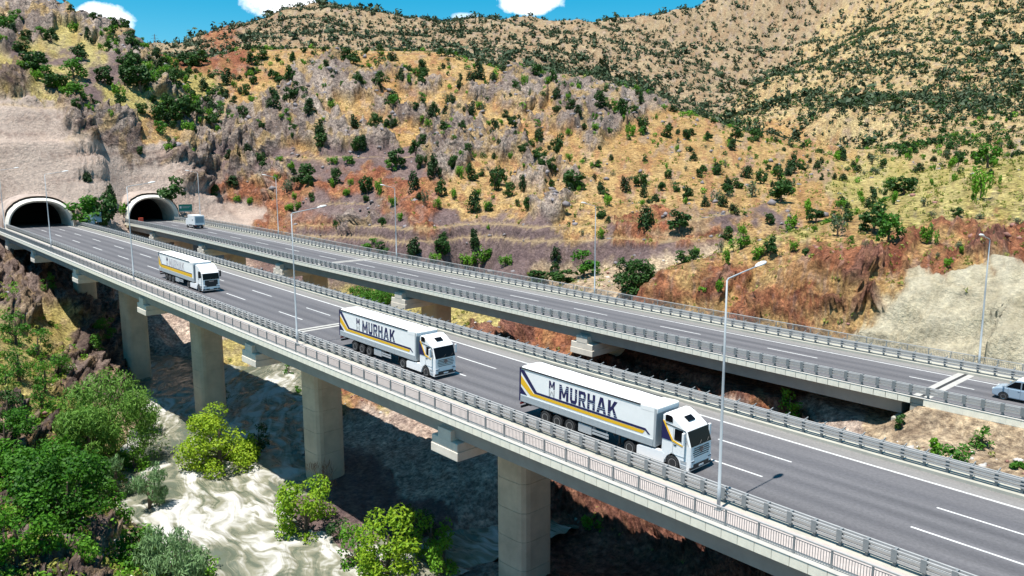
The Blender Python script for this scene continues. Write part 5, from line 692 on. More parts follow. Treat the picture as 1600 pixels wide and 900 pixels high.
def footrail(label, far, vb, ua, ub, kerb, step=2.1):
    g = empty('handrail', deck_pt(-60, (far_off(-60) if far else 0)+vb, kerb), label, 'handrail', 'footway handrails on the viaducts')
    sweep('top_rail', [(vb-.05, kerb+.98), (vb+.05, kerb+.98), (vb+.05, kerb+1.06), (vb-.05, kerb+1.06)], urange(ua, ub, 3), M['steel'], g, far)
    sweep('bottom_rail', [(vb-.025, kerb+.09), (vb+.025, kerb+.09), (vb+.025, kerb+.14), (vb-.025, kerb+.14)], urange(ua, ub, 3), M['post'], g, far)
    sweep('middle_rail', [(vb-.02, kerb+.84), (vb+.02, kerb+.84), (vb+.02, kerb+.87), (vb-.02, kerb+.87)], urange(ua, ub, 3), M['post'], g, far)
    b = MB().box((-.05,-.04,0), (.05,.04,1.0)); me = b.mesh('post', M['post'])
    n = int((ub-ua)/step)
    V = []; F = []; o = g.matrix_basis.translation
    for i in range(n):
        u = ub-step*(i+.5); put('post', me, g, frame(u, vb, kerb, far))
        for k in range(1, 14):
            f = frame(u+k*step/14, vb, kerb, far); a = .013; bb = len(V)
            for z in (.1, .86):
                for x, y in ((-a,-a),(a,-a),(a,a),(-a,a)):
                    q = f @ Vector((x,y,z)); V.append((q.x-o.x, q.y-o.y, q.z-o.z))
            F += [(bb+j, bb+(j+1)%4, bb+4+(j+1)%4, bb+4+j) for j in range(4)]
    tag(link('balusters', np_mesh('balusters', V, F, M['post']), g), kind='stuff')
footrail('baluster handrail along the outer footway of the nearer viaduct', False, 1.78, -228, 6, .2)
footrail('baluster handrail along the back of the farther viaduct, below the red slope', True, 8.4, -228, -16, .22)
# ------------------------------------------------------------------ lamp posts
def lamp_post(u, v, far, side, label, h=13.9, arm=3.2):
    L = empty('lamp_post', (0,0,0), label, 'lamp post', 'lamp posts along the viaducts', Matrix.Translation(frame(u, v, .2, far).translation))
    f = frame(u, v, .2, far); yaw = math.atan2(f[1][0], f[0][0])
    ro = Matrix.Rotation(yaw, 4, 'Z')
    b = MB().box((-.22,-.22,0), (.22,.22,.04)); put('base_plate', b.mesh('base_plate', M['post']), L, Matrix.Translation(L.matrix_basis.translation) @ ro)
    b = MB().tube([(0,0,.03),(0,0,1.4),(0,0,1.41),(0,0,h*.6),(0,0,h)], [.115,.11,.10,.075,.05], 10); put('pole', b.mesh('pole', M['pole'], smooth=True), L, Matrix.Translation(L.matrix_basis.translation) @ ro)
    b = MB().tube([(0,0,h-.05),(0,side*.15,h+.08),(0,side*arm*.5,h+.30),(0,side*arm,h+.52)], [.052,.048,.042,.038], 8); put('arm', b.mesh('arm', M['pole'], smooth=True), L, Matrix.Translation(L.matrix_basis.translation) @ ro)
    b = MB()
    prof = [(-.1,.05),(.05,.13),(.35,.20),(.7,.19),(.95,.12),(1.05,.03)]
    n = 10; vs = []
    for t, r in prof:
        for k in range(n):
            a = 2*math.pi*k/n; vs.append((r*math.cos(a)*1.05, side*(arm-.1+t), h+.52+t*.17+(r*math.sin(a))*(.75 if math.sin(a) > 0 else .35)))
    fs = [(i*n+k, i*n+(k+1)%n, (i+1)*n+(k+1)%n, (i+1)*n+k) for i in range(len(prof)-1) for k in range(n)]
    b.add(vs, fs+[tuple(range(n)), tuple((len(prof)-1)*n+k for k in range(n-1,-1,-1))])
    hd = put('lamp_head', b.mesh('lamp_head', M['lamp'], smooth=True), L, Matrix.Translation(L.matrix_basis.translation) @ ro)
    return L
for u, lb in ((-25.9,'tall grey lamp post on the near footway, in front of the foremost truck'), (-77.3,'grey lamp post on the near footway, just behind the middle truck'), (-126.5,'grey lamp post on the near footway, beside the rearmost truck'),
              (-173.5,'grey lamp post on the near footway, standing before the left tunnel mouth'), (-222.0,'grey lamp post at the left side of the left tunnel mouth')):
    lamp_post(u, 3.3, False, +1, lb)
for u, lb in ((-26.9,'grey lamp post in front of the cream sprayed concrete face'), (-75.6,'grey lamp post behind the farther viaduct, beside the big dark tree'), (-121.5,'grey lamp post behind the farther viaduct, before the purple gravel cut'),
              (-166.5,'grey lamp post behind the farther viaduct, left of the purple gravel cut'), (-214.0,'grey lamp post behind the small box truck')):
    lamp_post(u, 7.8, True, -1, lb, h=12.9, arm=2.2)
# ------------------------------------------------------------------ tunnel portals
def portal(u, vc, far, hw, hh, label):
    f = frame(u, vc, 0, far); root = empty('tunnel_portal', (0,0,0), label, 'tunnel portal', None, Matrix.Translation(f.translation))
    def arch(w_, h_, n=26):
        pts = []
        for i in range(n+1):
            a = math.pi*i/n; c, s = math.cos(a), math.sin(a)
            pts.append((w_*math.copysign(abs(c)**.86, c), h_*(abs(s)**.86)))
        return pts
    inn = arch(hw, hh); out = arch(hw+1.05, hh+1.0); mid = arch(hw+.45, hh+.4)
    n = len(inn); vs = []; fs = []
    rows = [(mid,0.0,-.3),(out,-.9,-.3),(out,-13,-.3),(inn,-13,-.3),(inn,-.9,-.3)]
    for pr, x, dz in rows: vs += [(x, y, z-.35) for y, z in pr]
    for r in range(5):
        a, b = r*n, ((r+1)%5)*n
        for i in range(n-1): fs.append((a+i, a+i+1, b+i+1, b+i))
    m = MB(); m.add(vs, fs); put('portal_ring', m.mesh('portal_ring', M['portal']), root, f)
    c = MB(); vs = []
    for pr, x in ((arch(hw+.9, hh+.85), -1.6), (arch(hw+1.7, hh+1.5), -3.6), (arch(hw+3.0, hh+2.3), -8.0)): vs += [(x, y, z-.6) for y, z in pr]
    c.add(vs, [(r*n+i, r*n+i+1, (r+1)*n+i+1, (r+1)*n+i) for r in range(2) for i in range(n-1)]); put('collar', c.mesh('collar', M['collar']), root, f)
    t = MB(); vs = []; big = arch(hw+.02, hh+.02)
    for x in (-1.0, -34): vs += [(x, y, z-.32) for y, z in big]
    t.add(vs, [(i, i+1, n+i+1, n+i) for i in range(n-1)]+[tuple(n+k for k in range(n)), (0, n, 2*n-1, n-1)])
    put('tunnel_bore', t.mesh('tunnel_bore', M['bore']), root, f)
    return root
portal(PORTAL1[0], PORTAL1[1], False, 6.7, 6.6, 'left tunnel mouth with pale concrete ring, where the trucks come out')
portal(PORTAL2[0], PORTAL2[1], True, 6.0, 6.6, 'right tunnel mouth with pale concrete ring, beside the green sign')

# ------------------------------------------------------------------ vehicles (local: x forward, y across, z up)
GLY = {  # letter strokes as convex polygons in a unit box
 'M': [[(0,0),(.25,0),(.25,1),(0,1)],[(.75,0),(1,0),(1,1),(.75,1)],[(.25,1),(.25,.56),(.40,.18),(.5,.18),(.5,.42)],[(.75,1),(.5,.42),(.5,.18),(.60,.18),(.75,.56)]],
 'U': [[(0,.22),(.31,.22),(.31,1),(0,1)],[(.69,.22),(1,.22),(1,1),(.69,1)],[(0,.22),(.16,0),(.84,0),(1,.22)]],
 'R': [[(0,0),(.31,0),(.31,1),(0,1)],[(.31,.80),(.31,1),(.86,1),(1,.84),(1,.80)],[(.69,.58),(1,.58),(1,.80),(.69,.80)],[(.31,.38),(.86,.38),(1,.54),(1,.58),(.31,.58)],[(.42,.38),(.74,.38),(1,0),(.68,0)]],
 'H': [[(0,0),(.31,0),(.31,1),(0,1)],[(.69,0),(1,0),(1,1),(.69,1)],[(.31,.39),(.69,.39),(.69,.61),(.31,.61)]],
 'A': [[(0,0),(.28,0),(.5,.72),(.5,1),(.34,1)],[(.72,0),(1,0),(.66,1),(.5,1),(.5,.72)],[(.34,.18),(.66,.18),(.60,.38),(.40,.38)]],
 'K': [[(0,0),(.30,0),(.30,1),(0,1)],[(.30,.30),(.30,.55),(.64,1),(1,1),(.56,.52)],[(.44,.52),(.62,.60),(1.02,0),(.68,0)]],
 'W': [[(0,0),(.2,0),(.2,1),(0,1)],[(.8,0),(1,0),(1,1),(.8,1)],[(.06,0),(.2,0),(.5,.64),(.41,.78)],[(.94,0),(.8,0),(.5,.64),(.59,.78)],[(.41,.78),(.59,.78),(.5,.6)]],
}
def clip(poly, a, b, c):
    """keep a*x+b*y >= c"""
    out = []
    for i in range(len(poly)):
        p, q = poly[i], poly[(i+1) % len(poly)]; dp = a*p[0]+b*p[1]-c; dq = a*q[0]+b*q[1]-c
        if dp >= 0: out.append(p)
        if (dp >= 0) != (dq >= 0):
            t = dp/(dp-dq); out.append((p[0]+(q[0]-p[0])*t, p[1]+(q[1]-p[1])*t))
    return out
def letter(ch, x0, x1, z0, z1, y, slits=()):
    """thin print on the near side; slits: (z centre at x=0 ... slope, half width) gaps across the strokes"""
    b = MB()
    for poly in GLY[ch]:
        ps = [[(x0+px*(x1-x0), z0+pz*(z1-z0)) for px, pz in poly]]
        for zc, sl, hw in slits:
            nx = []
            for q in ps:
                nx.append(clip(q, sl, -1, -(zc-hw))); nx.append(clip(q, -sl, 1, zc+hw))
            ps = [q for q in nx if len(q) >= 3]
        for q in ps:
            n = len(q); b.add([(x, y, z) for x, z in q]+[(x, y-.004, z) for x, z in q], [tuple(range(n)), tuple(range(2*n-1, n-1, -1))]+[(i, (i+1)%n, n+(i+1)%n, n+i) for i in range(n)])
    return b
def plate(b, poly, y, th=.006, mi=0):
    b.prism(poly, 1, y-th, y, mi); return b
def wheel(parent, x, y, r, side, name='wheel', rimmat='rim', wide=.3):
    w_ = MB().lathe([(-wide/2, r*.62),(-wide/2, r*.93),(-wide*.36, r),(wide*.36, r),(wide/2, r*.93),(wide/2, r*.62)], 1, (0,0,0), 24).build(name, M['tyre'], parent, loc=(x, y, r))
    s = -1 if side < 0 else 1
    b = MB().lathe([(s*.0, r*.60),(s*wide*.52, r*.60),(s*wide*.50, r*.54),(s*wide*.20, r*.44),(s*wide*.22, r*.26),(s*wide*.44, r*.22),(s*wide*.46, r*.02)], 1, (0,0,0), 20)
    b.build('rim', M[rimmat], w_)
    return w_
def semi(label, u0, v0, faint=False, man=False):
    f = frame(u0, v0, 0); root = empty('semi_truck', (0,0,0), label, 'truck', 'articulated trucks on the nearer viaduct', f)
    W_ = 2.55; L = 13.6
    # trailer
    b = MB().box((.05,.03,1.28), (13.55,W_-.03,3.93)); b.build('trailer_body', M['tarp'], root, bevel=.03)
    b = MB(); b.box((0,-.01,3.90), (12.2,.10,3.99)); b.box((0,W_-.10,3.90), (12.2,W_+.01,3.99)); b.box((0,.1,3.90), (.08,W_-.1,3.99)); b.build('roof_rail', M['chassis'], root)
    b = MB(); n = 9
    vs = []
    for i in range(n):
        x = 13.55*i/(n-1)
        for y, z in ((.07,3.965),(.5,4.02),(W_/2,4.045),(W_-.5,4.02),(W_-.07,3.965)): vs.append((x, y, z-(.03 if i % 2 else 0)))
    b.add(vs, [(i*5+k, i*5+k+1, i*5+5+k+1, i*5+5+k) for i in range(n-1) for k in range(4)]); b.build('roof_cover', M['tarp'], root, smooth=True)
    b = MB(); b.box((13.42,-.012,1.22), (13.62,.14,3.95)); b.box((13.42,W_-.14,1.22), (13.62,W_+.012,3.95)); b.box((13.50,.14,1.22), (13.60,W_-.14,3.9)); b.build('front_frame', M['alu'], root, bevel=.02)
    b = MB().prism([(.0,3.6),(.0,3.97),(1.3,4.06),(1.42,3.98),(1.42,3.62)][::-1], 1, .02, W_-.02); o = b.build('roof_cap', M['tarp'], root, bevel=.05, loc=(12.25,0,.0))
    b = MB(); b.box((0,-.012,1.2), (.14,.12,3.95)); b.box((0,W_-.12,1.2), (.14,W_+.012,3.95)); b.box((-.02,.12,1.25), (.06,W_-.12,3.9), 1); b.build('rear_frame', [M['navy'] if not man else M['alu'], M['tarp']], root)
    # drop sides: four boards each
    bd = MB().box((0,-.012,1.2), (3.30,.03,1.72)).mesh('side_board', M['alu'], bevel=.015)
    for k in range(4): link('side_board', bd, root, (.14+k*3.32,0,0)); link('side_board', bd, root, (.14+k*3.32,W_-.018,0))
    # print on the sheet
    def stripe(poly, mt, y=-.0015): plate(MB(), poly, y).build('stripe', M[mt], root)
    if not man:
        stripe([(.16,3.82),(.50,3.82),(1.98,2.34),(12.72,2.34),(13.15,1.98),(12.95,1.98),(12.72,2.17),(1.72,2.17),(.16,3.62)][::-1], 'navy', .020)
        stripe([(.16,3.32),(1.62,2.13),(12.66,2.13),(12.48,1.90),(1.25,1.90),(.16,2.62)][::-1], 'yellow', .020)
        stripe([(.16,2.40),(.72,1.95),(.90,1.80),(.16,1.80)][::-1], 'navy', .020)
    else:
        stripe([(.16,3.82),(.30,3.82),(1.30,2.34),(12.9,2.34),(12.9,2.24),(1.2,2.24),(.16,3.62)][::-1], 'navy', .020)
        stripe([(.16,3.4),(1.1,2.22),(12.9,2.22),(12.9,1.76),(.9,1.76),(.16,2.1)][::-1], 'yellow', .020)
        stripe([(.16,2.0),(.4,1.76),(.16,1.76)][::-1], 'navy', .020)
    lm = 'letter_faint' if faint else 'navy'
    letter('M', 3.3, 3.92, 2.98, 3.62, .024).build('letter', M['navy'], root)
    letter('W', 3.3, 3.92, 2.32, 2.93, .024, [(2.45,0,.012),(2.6,0,.010),(2.75,0,.008)]).build('letter', M['letter_grey'], root)
    x = 4.4
    for ch, wd in zip('MURHAK', (.98,.72,.72,.76,.92,.88)):
        sl = [(4.30-.27*x*.0+k*.0, 0, 0) for k in range(0)]
        zc = 3.42-(x-4.4)*.185
        sl = [(zc-.15*k, 0, .024-.004*k) for k in range(3) if 2.42 < zc-.15*k < 3.55]
        sl += [(zc+.15*k, 0, .014) for k in (1,) if 2.42 < zc+.15*k < 3.5]
        letter(ch, x, x+wd, 2.38, 3.56, .024, sl).build('letter', M[lm], root); x += wd+.155
    # running gear
    b = MB(); b.box((.2,.75,.85), (12.6,.95,1.2)); b.box((.2,1.6,.85), (12.6,1.8,1.2)); b.box((.1,.1,1.1), (13.4,W_-.1,1.27))
    for k in range(6): b.box((1+k*2.2,.15,.95), (1.12+k*2.2,W_-.15,1.12))
    b.box((.02,.15,.55), (.12,W_-.15,.72)); b.box((.05,.7,.6), (.2,.8,1.1)); b.box((.05,1.75,.6), (.2,1.85,1.1)); b.build('chassis', M['chassis'], root)
    b = MB()
    for y in (.12, 2.0): b.box((-.02,y,.85), (.04,y+.42,1.0))
    b.build('tail_lamp', M['red_lens'], root)
    for x in (2.95, 4.26, 5.57):
        for s, y in ((-1,.2), (1,W_-.2)): wheel(root, x, y, .52, s, wide=.36)
        for y in (.03, W_-.40):
            b = MB()
            pts = [(x+.66*math.cos(a), .52+.62*math.sin(a)) for a in np.linspace(.35, math.pi-.35, 9)]
            for (xa, za), (xb, zb) in zip(pts, pts[1:]): b.add([(xa,y,za),(xb,y,zb),(xb,y+.37,zb),(xa,y+.37,za)], [(0,1,2,3)])
            b.build('mudguard', M['black'], root)
    MB().box((6.42,.06,.38), (7.76,.6,1.04)).build('tool_box', M['alu'], root, bevel=.03)
    b = MB()
    for z in (.55,.78): b.box((7.82,.05,z), (9.42,.1,z+.14))
    b.box((7.95,.08,.5), (8.0,.14,1.1)); b.box((9.2,.08,.5), (9.25,.14,1.1)); b.build('side_guard', M['alu'], root)
    b = MB()
    for y in (.5, W_-.62): b.box((10.0,y,.3), (10.12,y+.12,1.2)); b.box((9.9,y-.06,.24), (10.22,y+.18,.3))
    b.build('landing_leg', M['chassis'], root)
    # tractor
    tr = MB(); tr.box((10.6,.75,.62), (16.0,1.0,.92)); tr.box((10.6,1.55,.62), (16.0,1.8,.92)); tr.box((11.2,.6,.9), (12.4,1.95,1.16)); tr.box((13.2,.5,.5), (15.8,2.05,1.0)); tr.build('tractor_frame', M['chassis'], root)
    for s, y in ((-1,.33), (1,W_-.33)): wheel(root, 11.38, y, .51, s, wide=.58)
    for s, y in ((-1,.22), (1,W_-.22)): wheel(root, 15.06, y, .51, s, wide=.33, rimmat='chrome' if not man else 'rim')
    sk = MB(); sk.prism([(12.02,.30),(14.36,.30),(14.42,.98),(14.2,1.12),(12.2,1.0),(12.02,.9)][::-1], 1, .03, .35); sk.prism([(12.02,.30),(14.36,.30),(14.42,.98),(14.2,1.12),(12.2,1.0),(12.02,.9)][::-1], 1, W_-.35, W_-.03)
    sk.build('side_skirt', M['cabw'], root, bevel=.03)
    for y in (.05, W_-.63):
        b = MB()
        pts = [(11.38+.64*math.cos(a), .51+.62*math.sin(a)) for a in np.linspace(.2, math.pi-.2, 10)]
        for (xa, za), (xb, zb) in zip(pts, pts[1:]): b.add([(xa,y,za),(xb,y,zb),(xb,y+.58,zb),(xa,y+.58,za)], [(0,1,2,3)])
        b.build('mudguard', M['black'], root)
    arc = [(15.06+.62*math.cos(a), .50+.64*math.sin(a)) for a in np.linspace(math.pi-.12, .12, 12)]
    if not man: prof = [(14.08,1.02)]+arc+[(15.72,.36),(16.44,.30),(16.52,.48),(16.50,1.1),(16.47,1.98),(16.10,3.02),(15.98,3.12),(15.55,3.42),(15.0,3.74),(14.62,3.88),(14.3,3.86),(14.1,3.70)]
    else: prof = [(14.08,1.02)]+arc+[(15.72,.36),(16.42,.32),(16.48,.5),(16.46,1.9),(16.32,2.78),(16.22,2.88),(15.5,3.52),(14.9,3.80),(14.3,3.82),(14.1,3.7)]
    cb = MB().prism(prof, 1, .04, W_-.04).mesh('cab', M['cabw'])
    bm = bmesh.new(); bm.from_mesh(cb)
    es = [e for e in bm.edges if len(e.link_faces) == 2 and e.calc_face_angle(0) > .9 and abs(e.verts[0].co.y-e.verts[1].co.y) < 1e-4 and (e.verts[0].co.z+e.verts[1].co.z)/2 > 1.1 or (len(e.link_faces) == 2 and min(v.co.x for v in e.verts) > 16.0 and abs(e.verts[0].co.y-e.verts[1].co.y) < 1e-4)]
    bmesh.ops.bevel(bm, geom=list(set(es)), offset=.11, segments=3, affect='EDGES', profile=.5); bm.to_mesh(cb); bm.free(); cb.update()
    cab = link('cab', cb, root)
    B0, B1 = ((16.475,1.98),(16.105,3.0)) if not man else ((16.465,1.86),(16.325,2.76))
    gx = .022
    sl = MB(); y0, y1 = .13, W_-.13
    def sheet(ya, za, yb, zb): 
        def X(z): t = (z-B0[1])/(B1[1]-B0[1]); return B0[0]+(B1[0]-B0[0])*t
        return [(X(za)+gx,ya,za),(X(za)+gx,yb,za),(X(zb)+gx,yb,zb),(X(zb)+gx,ya,zb)]
    a = sheet(y0, B0[1]+.02, y1, B1[1]-.02); bk = [(x-.05,y,z) for x, y, z in a]
    sl.add(a+bk, [(0,1,2,3),(7,6,5,4),(0,4,5,1),(1,5,6,2),(2,6,7,3),(3,7,4,0)])
    for yy in (-1, 1):      # the glass wraps round the corners
        ys = y0 if yy < 0 else y1; yo = .03 if yy < 0 else W_-.03
        c = [a[0] if yy < 0 else a[1], a[3] if yy < 0 else a[2]]
        sl.add([c[0], c[1], (c[1][0]-.20, yo, c[1][2]-.02), (c[0][0]-.22, yo, c[0][2]+.02)], [(0,1,2,3)])
    sl.build('windscreen', M['glass'], root)
    b = MB()
    for y in (.75, 1.6): b.tube([(B0[0]+.04,y,B0[1]+.04),(B0[0]+.02,y+.35,B0[1]+.12),(B0[0]-.02,y+.55,B0[1]+.30)], .012, 5)
    b.build('wiper', M['black'], root)
    # visor, windows, doors
    if False: MB().prism([(16.10,2.98),(16.34,2.93),(16.36,3.0),(16.05,3.14)][::-1], 1, .2, W_-.2).build('sun_visor', M['black'], root, bevel=.01)
    for y in (.026, W_-.026):
        s = -1 if y < 1 else 1
        yy = (y-.012, y+.012)
        MB().prism([(15.14,2.22),(15.98,2.16),(15.97,2.62),(15.80,2.98),(15.16,2.98)][::-1], 1, *yy).build('side_window', M['glass'], root)
        if not man:
            MB().prism([(14.36,3.34),(14.96,3.34),(14.94,3.70),(14.80,3.80),(14.44,3.80),(14.36,3.72)][::-1], 1, *yy).build('sleeper_window', M['glass'], root)
            MB().prism([(14.3,3.16),(16.02,2.99),(16.02,3.03),(14.3,3.22)][::-1], 1, *yy).build('gutter_strip', M['black'], root)
            MB().prism([(14.10,3.30),(14.10,2.05),(14.96,2.05),(14.28,3.30)][::-1], 1, *yy).build('stripe', M['navy'], root)
            q = MB(); q.prism([(14.16,3.34),(14.30,3.34),(15.04,2.16),(15.84,1.96),(15.84,1.88),(14.98,2.04)][::-1], 1, y-.016, y+.016); q.build('stripe', M['yellow'], root)
        MB().box((15.10,y-.016,1.80), (15.34,y+.016,1.87)).build('door_handle', M['black'], root)
        b = MB(); b.box((15.04,y-.013,1.2), (15.055,y+.013,3.05)); b.box((16.04,y-.013,1.1), (16.055,y+.013,2.95)); b.box((15.04,y-.013,1.18), (16.055,y+.013,1.195)); b.build('door_seam', M['alu'], root)
        m_ = MB(); ym = y+s*.26; m_.box((15.98,ym-.12,2.12), (16.14,ym+.12,2.98)); mo = m_.build('mirror', M['cabw'] if not man else M['black'], root, bevel=.05)
        k = MB(); k.box((16.0,min(y,ym),2.88), (16.08,max(y,ym),2.93)); k.box((16.0,min(y,ym),2.16), (16.08,max(y,ym),2.21)); k.box((15.965,ym-.1,2.18), (15.982,ym+.1,2.92)); k.build('mirror_glass', M['black'], mo)
        h = MB(); ys = sorted((y+s*.0-s*.06, y-s*.52))
        h.prism([(16.50,.78),(16.535,.80),(16.52,1.02),(16.46,1.18),(16.4,1.16),(16.4,.8)][::-1], 1, *ys); ho = h.build('headlight', M['lens'], root, bevel=.02)
        MB().box((16.51,ys[0]+.06,.93), (16.54,ys[1]-.06,.99)).build('lamp_bezel', M['black'], ho)
        MB().box((16.42,min(y-s*.02,y-s*.4),.42), (16.535,max(y-s*.02,y-s*.4),.58)).build('fog_lamp', M['black'], root, bevel=.015)
        st = MB()
        for z in (.48,.78): st.box((15.72,y-.02,z), (16.2,y+.02,z+.16))
        st.build('step', M['alu'] if not man else M['black'], root)
    if not man:
        for k in range(5):
            z = 1.84-.145*k; w2 = .95-.05*abs(k-2)
            MB().box((16.47,W_/2-w2,z-.028), (16.518,W_/2+w2,z+.020)).build('grille_slot', M['black'], root)
        MB().box((16.47,W_/2-.88,.42), (16.545,W_/2+.88,.76)).build('lower_grille', M['black'], root, bevel=.02)
        # round badge with a three-pointed star
        e = MB(); n = 20; cz = 1.66; xb = 16.53
        e.lathe([(xb-.03,.2),(xb,.2),(xb,.185)], 0, (0,W_/2,cz), n, 0)
        eo = e.build('badge', M['black'], root)
        s3 = MB()
        for k in range(n):
            a0, a1 = 2*math.pi*k/n, 2*math.pi*(k+1)/n
            s3.add([(xb+.006, W_/2+r_*math.sin(a), cz+r_*math.cos(a)) for a, r_ in ((a0,.16),(a0,.19),(a1,.19),(a1,.16))], [(0,1,2,3)])
        for k in range(3):
            a = 2*math.pi*k/3; s3.add([(xb+.008, W_/2+.165*math.sin(a), cz+.165*math.cos(a)), (xb+.008, W_/2+.035*math.sin(a+1.05), cz+.035*math.cos(a+1.05)), (xb+.008, W_/2, cz), (xb+.008, W_/2+.035*math.sin(a-1.05), cz+.035*math.cos(a-1.05))], [(0,1,2,3)])
        s3.build('star', M['chrome'], eo)
        hx = MB(); hx.prism([(15.22,3.635),(15.62,3.40),(15.66,3.46),(15.26,3.695)], 1, W_/2-.38, W_/2+.38); hx.build('roof_hatch', M['glass'], root, bevel=.01)
        b = MB()
        for k in range(5): b.box((15.9,W_/2-.5+.22*k,3.16), (15.94,W_/2-.40+.22*k,3.19))
        b.build('roof_marker_lamp', M['letter_grey'], root)
    else:
        MB().box((16.45,W_/2-.92,.86), (16.50,W_/2+.92,1.80)).build('grille', M['black'], root, bevel=.02)
        for k in range(4): MB().box((16.495,W_/2-.86,1.02+.17*k), (16.505,W_/2+.86,1.05+.17*k)).build('grille_slot', M['chassis'], root)
        MB().box((16.50,W_/2-.35,1.60), (16.515,W_/2+.35,1.68)).build('name_bar', M['chrome'], root)
        MB().box((16.46,.5,.42), (16.515,W_-.5,.60)).build('lower_grille', M['black'], root)
    MB().box((16.535,W_/2-.27,.50), (16.556,W_/2+.27,.62)).build('number_plate', M['white'], root)
    return root
semi('foremost white articulated truck with navy and yellow stripes, beside the tall near lamp post', -46.72, 6.50)
semi('middle white articulated truck with navy and yellow stripes, between the other two', -75.04, 7.05)
semi('rearmost white articulated truck with black grille, nearest the left tunnel mouth', -128.1, 7.55, faint=True, man=True)
# ------------------------------------------------------------------ small box truck going away
def box_truck():
    f = frame(-196.0, 1.4, 0, True) @ Matrix.Rotation(math.pi, 4, 'Z')       # faces the tunnel
    r = empty('box_truck', (0,0,0), 'small white box truck with grey rear shutter, driving towards the right tunnel', 'truck', None, f)
    MB().box((0,-1.2,.95), (4.6,1.2,3.25)).build('box_body', M['white'], r, bevel=.04)
    MB().box((-.03,-1.0,1.45), (.02,1.0,2.95)).build('rear_shutter', M['greybox'], r)
    b = MB()
    for k in range(4): b.box((-.045,-1.0,1.75+.3*k), (-.028,1.0,1.77+.3*k))
    b.build('shutter_slat', M['chassis'], r)
    MB().prism([(4.75,.5),(6.5,.5),(6.55,1.3),(6.2,2.3),(4.75,2.35)][::-1], 1, -1.05, 1.05).build('cab', M['cabw'], r, bevel=.06)
    MB().box((6.3,-.95,1.4), (6.5,.95,2.15)).build('windscreen', M['glass'], r)
    b = MB(); b.box((.1,-.5,.6), (6.2,.5,.95)); b.box((-.02,-1.1,.5), (.08,1.1,.66)); b.build('chassis', M['chassis'], r)
    for s in (-1, 1):
        wheel(r, 1.2, s*.95, .42, s); wheel(r, 5.5, s*.95, .42, s)
        MB().box((-.03,s*.95-.12,.72), (.03,s*.95+.12,.86)).build('tail_lamp', M['red_lens'], r)
    MB().box((1.0,1.202,1.9), (1.8,1.206,2.3)).build('side_print', M['letter_grey'], r)
box_truck()
# ------------------------------------------------------------------ van
def van():
    f = frame(-23.0, -.55, 0, True) @ Matrix.Rotation(math.pi, 4, 'Z')       # faces -u, near side is +y... local y to the far side is negative
    r = empty('van', (0,0,0), 'pale blue passenger van driving left at the right edge of the picture', 'van', None, f)
    H = .95
    low = [(-4.85,.32),(-4.4,.28),(-.35,.28),(-.02,.36),(.02,.62),(-.04,.92),(-.30,1.02),(-1.0,1.16),(-4.8,1.16),(-4.88,.9)]
    MB().prism(low, 1, -H, H).build('body', M['blue'], r, bevel=.09, smooth=False)
    up = [(-4.82,1.14),(-4.7,1.75),(-4.5,1.93),(-2.2,1.96),(-1.72,1.86),(-.92,1.16)]
    MB().prism(up, 1, -H+.06, H-.06).build('upper_body', M['blue'], r, bevel=.07)
    MB().prism([(-4.6,1.90),(-4.45,1.975),(-2.1,2.0),(-1.75,1.90)], 1, -H+.1, H-.1).build('roof', M['white'], r, bevel=.03)
    a = MB(); a.add([(-.90,-H+.16,1.20),(-.90,H-.16,1.20),(-1.66,H-.2,1.86),(-1.66,-H+.2,1.86)], [(0,1,2,3)]); 
    for v in range(4): a.v[v] = (a.v[v][0]+.035, a.v[v][1], a.v[v][2]+.035)
    a.build('windscreen', M['glass'], r)
    for s in (-1, 1):
        y = s*(H-.055)
        for poly in ([(-1.05,1.22),(-1.68,1.78),(-2.15,1.82),(-2.15,1.22)], [(-2.25,1.22),(-2.25,1.82),(-3.4,1.82),(-3.4,1.22)], [(-3.5,1.22),(-3.5,1.82),(-4.55,1.78),(-4.66,1.22)]):
            MB().prism(poly, 1, y-.012, y+.012).build('side_window', M['glass'], r)
        wheel(r, -.92, s*(H-.10), .34, s, wide=.24, rimmat='chrome'); wheel(r, -3.95, s*(H-.10), .34, s, wide=.24, rimmat='chrome')
        for xw in (-.92, -3.95):
            b = MB(); n = 14; vs = []
            for k in range(n+1):
                t = math.pi*k/n; vs += [(xw+.36*math.cos(t), s*(H+.004), .34+.36*math.sin(t)), (xw+.43*math.cos(t), s*(H+.012), .34+.43*math.sin(t))]
            b.add(vs, [(2*i, 2*i+1, 2*i+3, 2*i+2) for i in range(n)])
            b.add([(xw, s*(H+.002), .34)]+[(xw+.36*math.cos(2*math.pi*k/16), s*(H+.002), .34+.36*math.sin(2*math.pi*k/16)) for k in range(16)], [(0, 1+k, 1+(k+1)%16) for k in range(16)])
            b.build('wheel_arch', M['black'], r)
        MB().box((-.95,s*(H+.02)-.02,1.16), (-.80,s*(H+.14)+.02,1.34)).build('mirror', M['blue'], r, bevel=.03)
        MB().box((-.20,s*(H-.42),.74), (.03,s*(H-.06),.93)).build('headlight', M['lens'], r, bevel=.03)
        b = MB(); b.box((-2.2,s*(H+.002)-.004,.36), (-2.185,s*(H+.002)+.004,1.8)); b.box((-1.25,s*(H+.002)-.004,.36), (-1.235,s*(H+.002)+.004,1.15)); b.build('door_seam', M['chassis'], r)
        MB().box((-2.14,s*(H+.01)-.02,1.0), (-1.98,s*(H+.01)+.02,1.04)).build('door_handle', M['chrome'], r)
    MB().box((-.05,-.5,.70), (.035,.5,.84)).build('grille', M['black'], r); MB().box((-.1,-.7,.36), (.03,.7,.5)).build('lower_grille', M['black'], r)
    MB().box((.02,-.25,.52), (.045,.25,.62)).build('number_plate', M['white'], r)
van()
